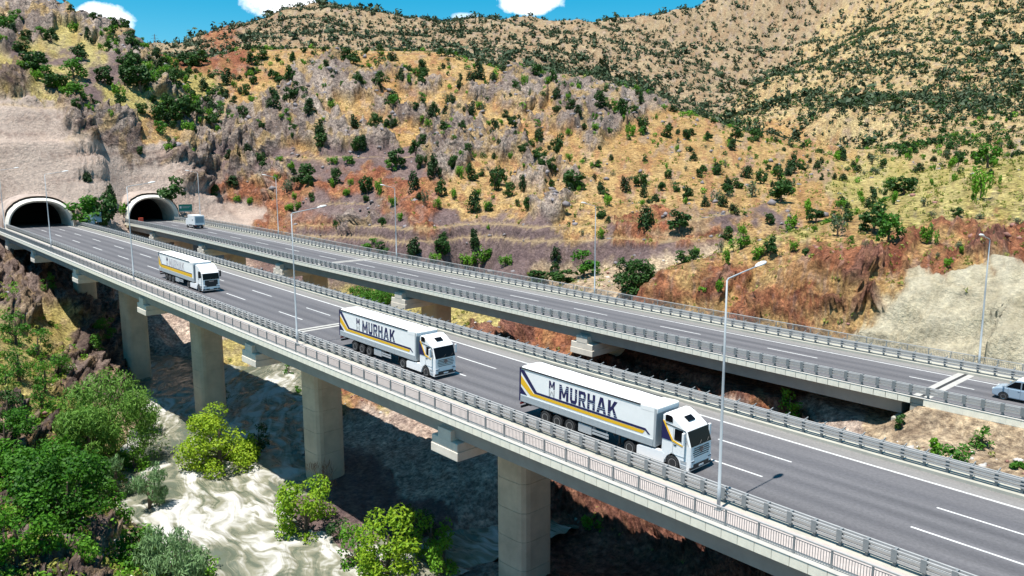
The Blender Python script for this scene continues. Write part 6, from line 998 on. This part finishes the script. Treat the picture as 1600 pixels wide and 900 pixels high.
# ------------------------------------------------------------------ signs and small things by the tunnels
def sign(name, P, yaw, w_, h_, top, front, label, posts, marks=()):
    r = empty(name, P, label, 'road sign'); ro = Matrix.Rotation(yaw, 4, 'Z')
    b = MB().box((-.03,-w_/2,top-h_), (.03,w_/2,top)); o = b.build('board', M[front], r); o.matrix_basis = ro
    for y in posts: p = MB().tube([(-.08,y,-7.5),(-.08,y,top-.1)], .06, 8).build('post', M['post'], r); p.matrix_basis = ro
    for (y0, y1, z0, z1, mt) in marks: q = MB().box((.031,y0,z0), (.037,y1,z1)).build('lettering', M[mt], r); q.matrix_basis = ro
    return r
YV = math.atan2(-36.18-45, 0+225)
sign('direction_sign', (-228.6, 43.9, 5.75), YV, 3.5, 2.1, 4.3, 'green_sign', 'green road sign beside the right tunnel mouth', (-1.2, 1.2), [(-1.5,-1.0,3.2,3.8,'white'),(-.8,1.3,3.6,3.72,'letter_grey'),(-.8,1.0,3.3,3.42,'letter_grey'),(-1.6,1.6,2.25,2.5,'letter_grey')])
sign('message_sign', (-220.9, 17.5, 5.7), YV, 2.1, 2.3, 3.0, 'sign_back', 'lower blue grey sign board between the two tunnel mouths', (0,))
sign('message_sign', (-221.1, 19.4, 5.7), YV, 1.7, 2.5, 3.6, 'sign_back', 'higher blue grey sign board between the two tunnel mouths', (0,))
for P, lb in (((-230.6, 45.6, 5.7), 'left one of two red cabinets under the green sign'), ((-229.6, 47.0, 5.7), 'right one of two red cabinets under the green sign'), ((-226.2, 31.2, 5.75), 'red cabinet at the left foot of the right tunnel mouth')):
    r = empty('hose_cabinet', P, lb, 'cabinet'); MB().box((-.3,-.55,.1), (.3,.55,1.3)).build('case', M['red'], r, bevel=.03); MB().box((.3,-.45,.25), (.33,.45,1.2)).build('door', M['red'], r); MB().box((-.25,-.5,-.3), (.25,.5,.1)).build('plinth', M['concrete'], r)
# power line tower on the skyline
def pylon(x, y):
    z = float(ground_zz(x, y)); r = empty('transmission_tower', (x, y, z-1), 'steel lattice power line tower standing on the distant saddle', 'tower')
    H = 13.5; b = MB()
    for sx in (-1, 1):
        for sy in (-1, 1): b.tube([(sx*1.3,sy*1.3,0),(sx*.3,sy*.3,H*.8),(sx*.1,sy*.1,H)], .11, 4)
    b.build('legs', M['post'], r)
    b = MB()
    for k in range(6):
        a, c = H*.8*k/6, H*.8*(k+1)/6; wa = 1.3-1.0*k/6; wc = 1.3-1.0*(k+1)/6
        for s in (-1, 1): b.tube([(-wa*s,-wa,a),(wc*s,-wc,c)], .06, 3); b.tube([(-wa,-wa*s,a),(-wc,wc*s,c)], .06, 3)
    b.build('bracing', M['post'], r)
    for z_, l in ((H*.72,3.2),(H*.9,2.4)): MB().tube([(-l*.66,-l*.75,z_),(0,0,z_+.35),(l*.66,l*.75,z_)], .12, 4).build('cross_arm', M['post'], r)
def ground_zz(x, y): return lookup(T, x, y, T['zd'])
pylon(-741.0, 207.0)
# ------------------------------------------------------------------ vegetation
LM = {}
LM['juniper'] = leaf_material('juniper_leaf', (.008,.030,.007), (.030,.075,.016), .12)
LM['dark'] = leaf_material('dark_leaf', (.012,.045,.008), (.050,.125,.020), .2)
LM['bright'] = leaf_material('bright_leaf', (.05,.17,.008), (.19,.40,.03), .3)
LM['grey'] = leaf_material('grey_leaf', (.07,.11,.055), (.15,.20,.11), .2)
LM['broad'] = leaf_material('broad_leaf', (.035,.13,.010), (.10,.26,.025), .3)
LM['oak'] = leaf_material('oak_leaf', (.014,.068,.004), (.085,.245,.010), .28)
LM['willow'] = leaf_material('willow_leaf', (.06,.16,.015), (.23,.40,.07), .28)
LM['silver'] = leaf_material('silver_leaf', (.09,.19,.06), (.26,.40,.18), .22)
LM['lime'] = leaf_material('lime_leaf', (.09,.25,.010), (.38,.50,.03), .35)
LM['far'] = leaf_material('far_scrub_leaf', (.016,.036,.016), (.055,.085,.035), .0)
LM['tuft'] = leaf_material('grass_tuft', (.12,.17,.02), (.38,.36,.09), .25)
LM['dead'] = leaf_material('dead_twig', (.22,.10,.06), (.40,.22,.13), .1)
def kites(P, nrm, L, Wd, rng, up=0.0):
    """one kite-shaped leaf per point"""
    n = len(P); t = rng.normal(size=(n, 3)); t[:,2] += up
    t -= nrm*(t*nrm).sum(1, keepdims=True)*(1-min(1, up*.3)); t /= np.linalg.norm(t, axis=1, keepdims=True)+1e-9
    s = np.cross(nrm, t); s /= np.linalg.norm(s, axis=1, keepdims=True)+1e-9
    L = L*rng.uniform(.65, 1.35, (n, 1)); Wd = Wd*rng.uniform(.7, 1.3, (n, 1))
    bend = nrm*L*rng.uniform(-.15, .15, (n, 1))
    V = np.stack([P-t*L*.5, P+s*Wd*.5+bend, P+t*L*.5, P-s*Wd*.5+bend], 1).reshape(-1, 3)
    return V, np.arange(n*4).reshape(-1, 4)
def clump_leaves(C, Rd, n, L, Wd, rng, up=0.0, updir=.45, fill=.55):
    """leaves spread in and over a set of clumps: C centres, Rd (k,3) radii"""
    w_ = (Rd.prod(1))**.6; k = rng.choice(len(C), n, p=w_/w_.sum())
    d = rng.normal(size=(n, 3)); d /= np.linalg.norm(d, axis=1, keepdims=True)
    r = rng.uniform(fill**3, 1.1, (n, 1))**(1/3)
    P = C[k]+d*Rd[k]*r
    nr = d*.8+rng.normal(size=(n, 3))*.55; nr[:,2] += updir; nr /= np.linalg.norm(nr, axis=1, keepdims=True)
    return kites(P, nr, L, Wd, rng, up)
def crown_shape(kind, rng):
    """unit height and width; returns clump centres and radii"""
    if kind == 'juniper':
        k = 16; h = rng.uniform(.06, .80, k); a = rng.uniform(0, 6.28, k); rr = (.38*(1-h)**.7+.05)*rng.uniform(.3, 1, k)
        C = np.stack([rr*np.cos(a), rr*np.sin(a), h], -1); q = (.19-.10*h)*rng.uniform(.8, 1.3, k); Rd = np.stack([q, q, q*1.3], -1)
    elif kind in ('bright', 'grey'):
        k = 9; a = rng.uniform(0, 6.28, k); rr = rng.uniform(.05, .36, k); h = rng.uniform(.25, .62, k)
        C = np.stack([rr*np.cos(a), rr*np.sin(a), h], -1); q = rng.uniform(.07, .15, k); Rd = np.stack([q, q, rng.uniform(.18, .36, k)], -1)
    else:
        k = 15; a = rng.uniform(0, 6.28, k); h = rng.uniform(.12, .82, k); rr = np.sqrt(np.clip(1-((h-.38)/.62)**2, .02, 1))*.38*rng.uniform(.35, 1, k)
        C = np.stack([rr*np.cos(a), rr*np.sin(a), h], -1); q = rng.uniform(.11, .2, k); Rd = np.stack([q, q, q*.85], -1)
    return C, Rd
def trunk_mesh(name, rng, h=.5, r=.035, limbs=4):
    b = MB(); b.tube([(0,0,-.12),(0.01,0,h*.4),(.02,.01,h)], [r*1.3, r, r*.55], 6)
    for i in range(limbs):
        a = rng.uniform(0, 6.28); z = h*rng.uniform(.3, .8); q = rng.uniform(.12, .26)
        b.tube([(0.01,0,z),(math.cos(a)*q*.5, math.sin(a)*q*.5, z+.12),(math.cos(a)*q, math.sin(a)*q, z+.27)], [r*.5, r*.35, r*.15], 5)
    return b.mesh(name, M['bark'])
KINDS = {0: ('juniper', 'juniper', 720, .12, .07, .2), 1: ('dark', 'dark', 700, .12, .08, .0), 2: ('bright', 'bright', 420, .13, .06, 1.2), 3: ('grey', 'grey', 260, .11, .05, .8), 4: ('broad', 'broad', 520, .11, .075, .0)}
VAR = {}
for k, (nm, lm, n, L_, W_, up) in KINDS.items():
    VAR[k] = []
    for i in range(5):
        rng = np.random.default_rng(100*k+i); C, Rd = crown_shape(nm, rng)
        V, F = clump_leaves(C, Rd, n, L_, W_, rng, up)
        VAR[k].append((np_mesh('crown', V, F, LM[lm]), trunk_mesh('trunk', rng)))
def ground_z(x, y): return lookup(T, x, y, T['zd'])
def plant(k, x, y, z, h, wd, name, label, cat, group, rng):
    r = bpy.data.objects.new(name, None); COL.objects.link(r); r.location = (x, y, z); r.rotation_euler = (rng.uniform(-.06,.06), rng.uniform(-.06,.06), rng.uniform(0, 6.28)); r.scale = (wd, wd, h)
    r['label'] = label; r['category'] = cat; r['group'] = group
    cm, tm = VAR[k][int(rng.integers(5))]
    link('crown', cm, r); link('trunk', tm, r)
    return r
NMS = {0: ('juniper', 'dark pointed juniper dotted over the dry hillside beyond the viaducts', 'juniper', 'junipers on the dry hillside'),
       1: ('hillside_tree', 'dark green round tree dotted over the dry hillside beyond the viaducts', 'tree', 'dark round trees on the dry hillside'),
       2: ('shrub', 'bright green shrub growing on the dry hillside beyond the viaducts', 'shrub', 'bright shrubs on the dry hillside'),
       3: ('grey_shrub', 'grey green wispy shrub on the dry hillside beyond the viaducts', 'shrub', 'grey green shrubs on the dry hillside'),
       4: ('broadleaf_tree', 'fresh green leafy tree on the hillside beyond the viaducts', 'tree', 'fresh green trees on the hillside')}
SPECIAL = {0: 'dark upright tree on the pale bench, left of the round dark one', 1: 'round dark tree on the pale bench, right of the upright one', 22: 'slim juniper alone on the grey gravel cut', 24: 'spreading bright green tree over the grey gravel cut, behind the farther guardrail', 27: 'dark round bush at the right end of the grey gravel cut', 37: 'big round dark green tree near the top of the red slope', 38: 'bright green tree directly in front of the big round dark tree on the red slope', 39: 'grey green tree left of the big dark tree on the red slope', 40: 'bright leafy bush on the red slope, right of the big dark tree', 41: 'wide dark tree on the yellow grass behind the red slope', 42: 'pointed dark juniper on the yellow grass, just left above the big round tree', 44: 'sparse tall green sapling on the yellow grass above the red slope', 45: 'bright round tree on the yellow ridge at upper right', 54: 'dark tree behind the near lamp head', 92: 'dark juniper behind the double lamp post, foot of the purple cut', 93: 'round dark tree on the purple gravel cut, between two junipers', 94: 'narrow dark juniper on the purple gravel cut', 95: 'bright bushy shrub at the foot of the purple gravel cut', 120: 'bright leafy tree between the two tunnel mouths, nearer the left one', 121: 'dark leafy tree between the two tunnel mouths, nearer the right one', 122: 'small pointed juniper above the trees between the tunnels', 123: 'dark tree leaning over the right side of the right tunnel mouth', 124: 'small dark juniper alone on the pink sprayed concrete above the left tunnel', 159: 'dark tree on the skyline at the end of the left ridge'}
KN = {0: 'pointed dark juniper', 1: 'round dark tree', 2: 'bright green shrub', 3: 'grey green wispy shrub', 4: 'fresh green leafy tree'}
GN = ['orange dry grass','red earth','purple gravel','grey crag','pale mountainside','yellow grass','pink sprayed concrete','pale scree','brown rock','cream sprayed concrete','sand','spur grassland','red crag']
def where_label(k, x, y, z, h):
    X, L = polar(x, y); X = float(X); E = (z-CZ)/math.exp(float(L)); g = GN[int(np.argmax(lookup(T, x, y, T['W'])))]
    sz = 'small' if h < 2.2 else 'large' if h > 4.2 else 'middling'
    hz = 'far left' if X < -.4 else 'left' if X < -.13 else 'central' if X < .13 else 'right' if X < .4 else 'far right'
    vt = 'upper' if E > .055 else 'lower' if E < -.045 else 'middle'
    return '%s %s on %s, %s %s part of the hillside' % (sz, KN[k], g, vt, hz), '%ss on %s, %s %s of the hillside, %s' % (KN[k].split()[-1], g, vt, hz, sz+' '+KN[k])
rng = np.random.default_rng(11)
px_ = np.array([(q[0], q[1]) for q in PLANTS]); zz = ground_z(px_[:,0], px_[:,1])
cnt = {k: 0 for k in KINDS}
for i, (x, y, h, wd, k) in enumerate(PLANTS):
    nm, lb, ct, gp = NMS[k]; lb, gp = where_label(k, x, y, zz[i], h)
    r = plant(k, x, y, zz[i], h*1.08, wd*1.12, nm, lb, ct, gp, rng); cnt[k] += 1
    if i in SPECIAL: r['label'] = SPECIAL[i]; del r['group']
# more of the same, spread by the kind of ground
def scatter(n, l0, l1, dens, rng, xr=.72):
    X = rng.uniform(-xr, xr, n); L = rng.uniform(math.log(l0), math.log(l1), n); d = np.exp(L)
    x = CX+d*(FX+X*RX); y = CY+d*(FY+X*RY)
    Wt = lookup(T, x, y, T['W']); u, v, zr = to_uv(x, y); vf = v-far_off(u)
    z = ground_z(x, y)
    ok = (rng.uniform(0, 1, n) < Wt@np.array(dens)) & (np.abs(v-11) > 13) & (np.abs(vf-1) > 11.5) & (z > -17.3)
    ok &= ~((u < -215) & (u > -250) & (v < 58) & (z < 22))
    return x[ok], y[ok], z[ok], d[ok], Wt[ok]
x, y, z, d, Wt = scatter(9000, 100, 430, [.36,.10,.03,.34,.3,.13,.0,.0,.05,.0,.03,.5,.15], rng)
keep = rng.uniform(0, 1, len(x)) < np.interp(d, [100,180,240,430], [.12,.25,.8,1.0]); x, y, z, d, Wt = x[keep], y[keep], z[keep], d[keep], Wt[keep]
h = (rng.uniform(.7, 2.0, len(x))+np.minimum(rng.exponential(.7, len(x)), 2.4))*np.interp(d, [100,200,430], [.6,1.0,1.3])
xb, yb, zb, db, Wb = scatter(2800, 215, 350, [.6,.6,.45,.6,.5,.9,0,0,.6,0,.2,.5,.5], rng, .72)
Xb = polar(xb, yb)[0]; kb = (Xb < -.27-.1*rng.uniform(0, 1, len(xb))) & (zb > 22)
x, y, z, d, Wt = np.r_[x, xb[kb]], np.r_[y, yb[kb]], np.r_[z, zb[kb]], np.r_[d, db[kb]], np.r_[Wt, Wb[kb]]
h = np.r_[h, rng.uniform(1.6, 4.4, kb.sum())]
k = rng.choice(5, len(x), p=[.22,.34,.22,.14,.08])
order = np.argsort(-h/d); quota = {0: 190, 1: 170, 2: 215, 3: 120, 4: 120}
rest = []
for i in order:
    kk = int(k[i])
    if quota[kk] > 0:
        quota[kk] -= 1; nm, lb, ct, gp = NMS[kk]; lb, gp = where_label(kk, x[i], y[i], z[i], h[i])
        plant(kk, x[i], y[i], z[i], h[i], h[i]*rng.uniform(.8, 1.25), nm, lb, ct, gp, rng)
    else: rest.append(i)
def blobs(name, x, y, z, h, wd, n_each, mt, rng, j0=.6, j1=1.3):
    """small scrub too far to pick apart: a few jittered lumps each"""
    bm = bmesh.new(); bmesh.ops.create_icosphere(bm, subdivisions=1, radius=1); V0 = np.array([v.co for v in bm.verts]); F0 = np.array([[v.index for v in f.verts] for f in bm.faces]); bm.free()
    n = len(x)*n_each; m = len(V0)
    b = np.repeat(np.arange(len(x)), n_each)
    sc = rng.uniform(.45, .8, n)
    ctr = np.stack([x[b]+rng.normal(0, .24, n)*wd[b], y[b]+rng.normal(0, .24, n)*wd[b], z[b]+h[b]*rng.uniform(.25, .6, n)], -1)
    rad = np.stack([wd[b]*.5*sc, wd[b]*.5*sc, h[b]*.5*sc], -1)
    V = ctr[:,None]+V0[None]*rad[:,None]*rng.uniform(j0, j1, (n, m, 1))
    F = (F0[None]+(np.arange(n)*m)[:,None,None]).reshape(-1, 3)
    o = link(name, np_mesh(name, V.reshape(-1, 3), F, mt)); return tag(o, kind='stuff')
def leafy(name, x, y, z, h, wd, n_each, L_, mt, rng, up=.4):
    b = np.repeat(np.arange(len(x)), n_each); n = len(b)
    d3 = rng.normal(size=(n, 3)); d3 /= np.linalg.norm(d3, axis=1, keepdims=True); r = rng.uniform(.2, 1, (n, 1))**.4
    P = np.stack([x[b], y[b], z[b]+h[b]*.5], -1)+d3*r*np.stack([wd[b]*.5, wd[b]*.5, h[b]*.5], -1)
    nr = d3*.7+rng.normal(size=(n, 3))*.5; nr[:,2] += .4; nr /= np.linalg.norm(nr, axis=1, keepdims=True)
    V, F = kites(P, nr, (L_*h[b])[:,None], (L_*.55*h[b])[:,None], rng, up)
    return tag(link(name, np_mesh(name, V, F, mt)), kind='stuff')
rest = np.array(rest, int)
rest = rest[rng.uniform(0, 1, len(rest)) < .6]
s = rng.uniform(0, 1, len(rest)) < .5
for nm, sel, lm in (('hillside_scrub', rest[s], 'dark'), ('hillside_scrub', rest[~s], 'bright')):
    leafy(nm, x[sel], y[sel], z[sel], h[sel], h[sel]*1.1, 60, .34, LM[lm], rng)
# low tufts of grass and herbs
x, y, z, d, Wt = scatter(17000, 60, 420, [.55,.25,.05,.25,.1,.7,.02,.0,.22,.03,.3,.5,.15], rng)
h = rng.uniform(.35, .95, len(x))*np.interp(d, [60,200,420], [.6,1,1.35])
leafy('grass_tufts', x, y, z-.05, h, h*1.3, 10, .7, LM['tuft'], rng, 1.2)
# low growth over the left bank
X = rng.uniform(-.72, -.25, 5200); d = np.exp(rng.uniform(math.log(52), math.log(150), 5200)); x = CX+d*(FX+X*RX); y = CY+d*(FY+X*RY); z = ground_z(x, y); v = to_uv(x, y)[1]
ok = (z > -17.2) & (v < 1) & (rng.uniform(0, 1, 5200) < np.clip(.35+fbm(x/9, y/9, 3, 430)*1.4, .04, .95)); x, y, z = x[ok], y[ok], z[ok]
h = rng.uniform(.35, 1.25, len(x)); s = rng.uniform(0, 1, len(x)) < .6
leafy('undergrowth', x[s], y[s], z[s]-.05, h[s], h[s]*1.5, 46, .36, LM['bright'], rng, .8); leafy('undergrowth', x[~s], y[~s], z[~s]-.05, h[~s], h[~s]*1.5, 40, .36, LM['tuft'], rng, 1.0)
# scrub on the far mountains
x, y, z, d, Wt = scatter(27000, 430, 1250, [.7,.6,.6,.8,.95,.8,.5,.5,.5,.5,.5,1.0,.15], rng, .72)
keep = rng.uniform(0, 1, len(x)) < np.clip(.8+fbm(x/75, y/75, 3, 400)*.6+fbm(x/22, y/22, 2, 410)*.4, .5, 1); x, y, z, d, Wt = x[keep], y[keep], z[keep], d[keep], Wt[keep]
h = .95*(1.6+rng.exponential(1.1, len(x)))*np.interp(d, [430,800,1250], [.9,1.25,1.6])
blobs('mountain_scrub', x, y, z-.1*h, h*.85, h*.85, 1, LM['far'], rng); leafy('mountain_scrub', x, y, z, h, h*rng.uniform(.9, 1.5, len(x)), 13, .55, LM['far'], rng, .5)
x, y, z, d, Wt = scatter(9500, 340, 950, [.1,.1,.1,.1,.0,.1,0,0,0,0,0,1.0,.15], rng, .75)
h = .9+rng.exponential(1.0, len(x)).clip(0, 3.6)*np.interp(d, [340,900], [.9,1.3]); leafy('mountain_scrub', x, y, z, h, h*1.25, 22, .45, LM['dark'], rng, .5)
# loose stones
def stones(name, n, l0, l1, dens, s0, s1, mt, rng):
    x, y, z, d, Wt = scatter(n, l0, l1, dens, rng)
    h = s0+(s1-s0)*rng.uniform(0, 1, len(x))**3
    blobs(name, x, y, z-h*.4, h*1.1, h*1.5, 1, mt, rng, .40, 1.45)
stones('loose_stones', 5200, 120, 300, [.04,.1,.8,.35,0,.03,0,.4,.4,0,.1,0,.15], .3, 1.5, M['stone'], rng)
stones('crag_stones', 9000, 170, 400, [.05,.04,.04,.9,.1,.0,0,0,.5,0,0,.05,.5], .4, 2.6, M['stone'], rng)
stones('loose_stones', 2600, 55, 190, [.05,.6,.2,.4,0,.1,0,.5,.6,0,.6,0,.15], .15, 1.1, M['red_stone'], rng)
stones('loose_stones', 4200, 50, 170, [0,0,0,.2,0,.1,0,.5,.4,0,.7,0,.15], .15, .8, M['pale_stone'], rng)
# ------------------------------------------------------------------ the near trees, one by one
def big_tree(kind, x, y, z, h, wd, label, cat, seed, group=None):
    rng = np.random.default_rng(seed); name = {'pine':'slender_tree','oak':'oak_tree','willow':'willow_tree','willow2':'willow_tree','silver':'willow_bush','lime':'riverside_bush','limebush':'riverside_bush','dark':'shaded_bush','darkbush':'dark_bush','bush':'bush','bush2':'bush','bigdark':'oak_tree','deadstems':'dry_bush'}[kind]
    r = empty(name, (x, y, z), label, cat, group)
    vol = h*wd*wd
    k = int(np.clip(8+vol**.6*.55, 9, 46))
    hh = rng.uniform(.14 if kind in ('oak','willow','willow2','pine','bigdark') else .04, .84, k); a = rng.uniform(0, 6.28, k)
    if kind == 'pine': rr = (.42*(1-hh)**.8+.06)*rng.uniform(.4, 1, k)
    else: rr = np.sqrt(np.clip(1-((hh-.38)/.6)**2, .03, 1))*.40*rng.uniform(.3, 1, k)**.6
    C = np.stack([rr*np.cos(a)*wd, rr*np.sin(a)*wd, hh*h], -1)
    q = rng.uniform(.10, .19, k)*wd*(1.25 if k < 16 else 1.0)
    up = 0; updir = .5; L_, W_ = .36, .22
    Rd = np.stack([q, q, q*.8], -1); lm = 'oak'; dens = 30
    if kind in ('willow', 'willow2'): lm = 'willow'; L_, W_ = .62, .13; up = 1.3; Rd[:,2] *= 1.25; dens = 40
    elif kind == 'silver': lm = 'silver'; L_, W_ = .62, .10; up = 1.9; Rd[:,2] *= 1.4; dens = 55
    elif kind == 'lime': lm = 'lime'; L_, W_ = .40, .20; up = .5
    elif kind == 'limebush': lm = 'bright'; L_, W_ = .34, .18; up = .9
    elif kind in ('dark', 'darkbush'): lm = 'dark'; L_, W_ = .34, .15; up = .8
    elif kind in ('bush', 'bush2'): lm = 'broad'; L_, W_ = .34, .2; up = .5
    elif kind == 'pine': lm = 'broad'; L_, W_ = .34, .13; up = .9
    elif kind == 'bigdark': lm = 'dark'; L_, W_ = .42, .28
    elif kind == 'deadstems': lm = 'dead'; L_, W_ = .9, .05; up = 3.0; Rd *= .8; dens = 14
    n = int(np.clip(dens*(Rd.prod(1)**(2/3)).sum()*4.2, 260, 7500))
    V, F = clump_leaves(C, Rd, n, L_, W_, rng, up, updir, .6)
    V2 = V.copy(); V2[:,2] = np.maximum(V2[:,2], .02)
    link('crown', np_mesh('crown', V2, F, LM[lm]), r)
    b = MB(); tr = .025*h+.03
    b.tube([(0,0,-.8),(.02*h,0,h*.25),(.03*h,.02*h,h*.62)], [tr*1.3, tr, tr*.45], 8)
    for i in range(min(k, 9)):
        c = C[i]*.8; z0 = h*rng.uniform(.05, .4); b.tube([(.01*h,0,z0),(c[0]*.5, c[1]*.5, z0+(c[2]-z0)*.55),(c[0], c[1], max(c[2], z0+.2))], [tr*.5, tr*.35, tr*.12], 6)
    link('trunk', b.mesh('trunk', M['stem'] if kind == 'deadstems' else M['bark']), r)
    return r
for i, (x, y, h, wd, kind) in enumerate(NEARPLANTS):
    z = max(float(ground_z(x, y)), -17.7)
    lb, ct, gp = NEARLABELS[i]
    big_tree(kind, x, y, z-.05, h, wd, lb, ct, 500+i, gp)
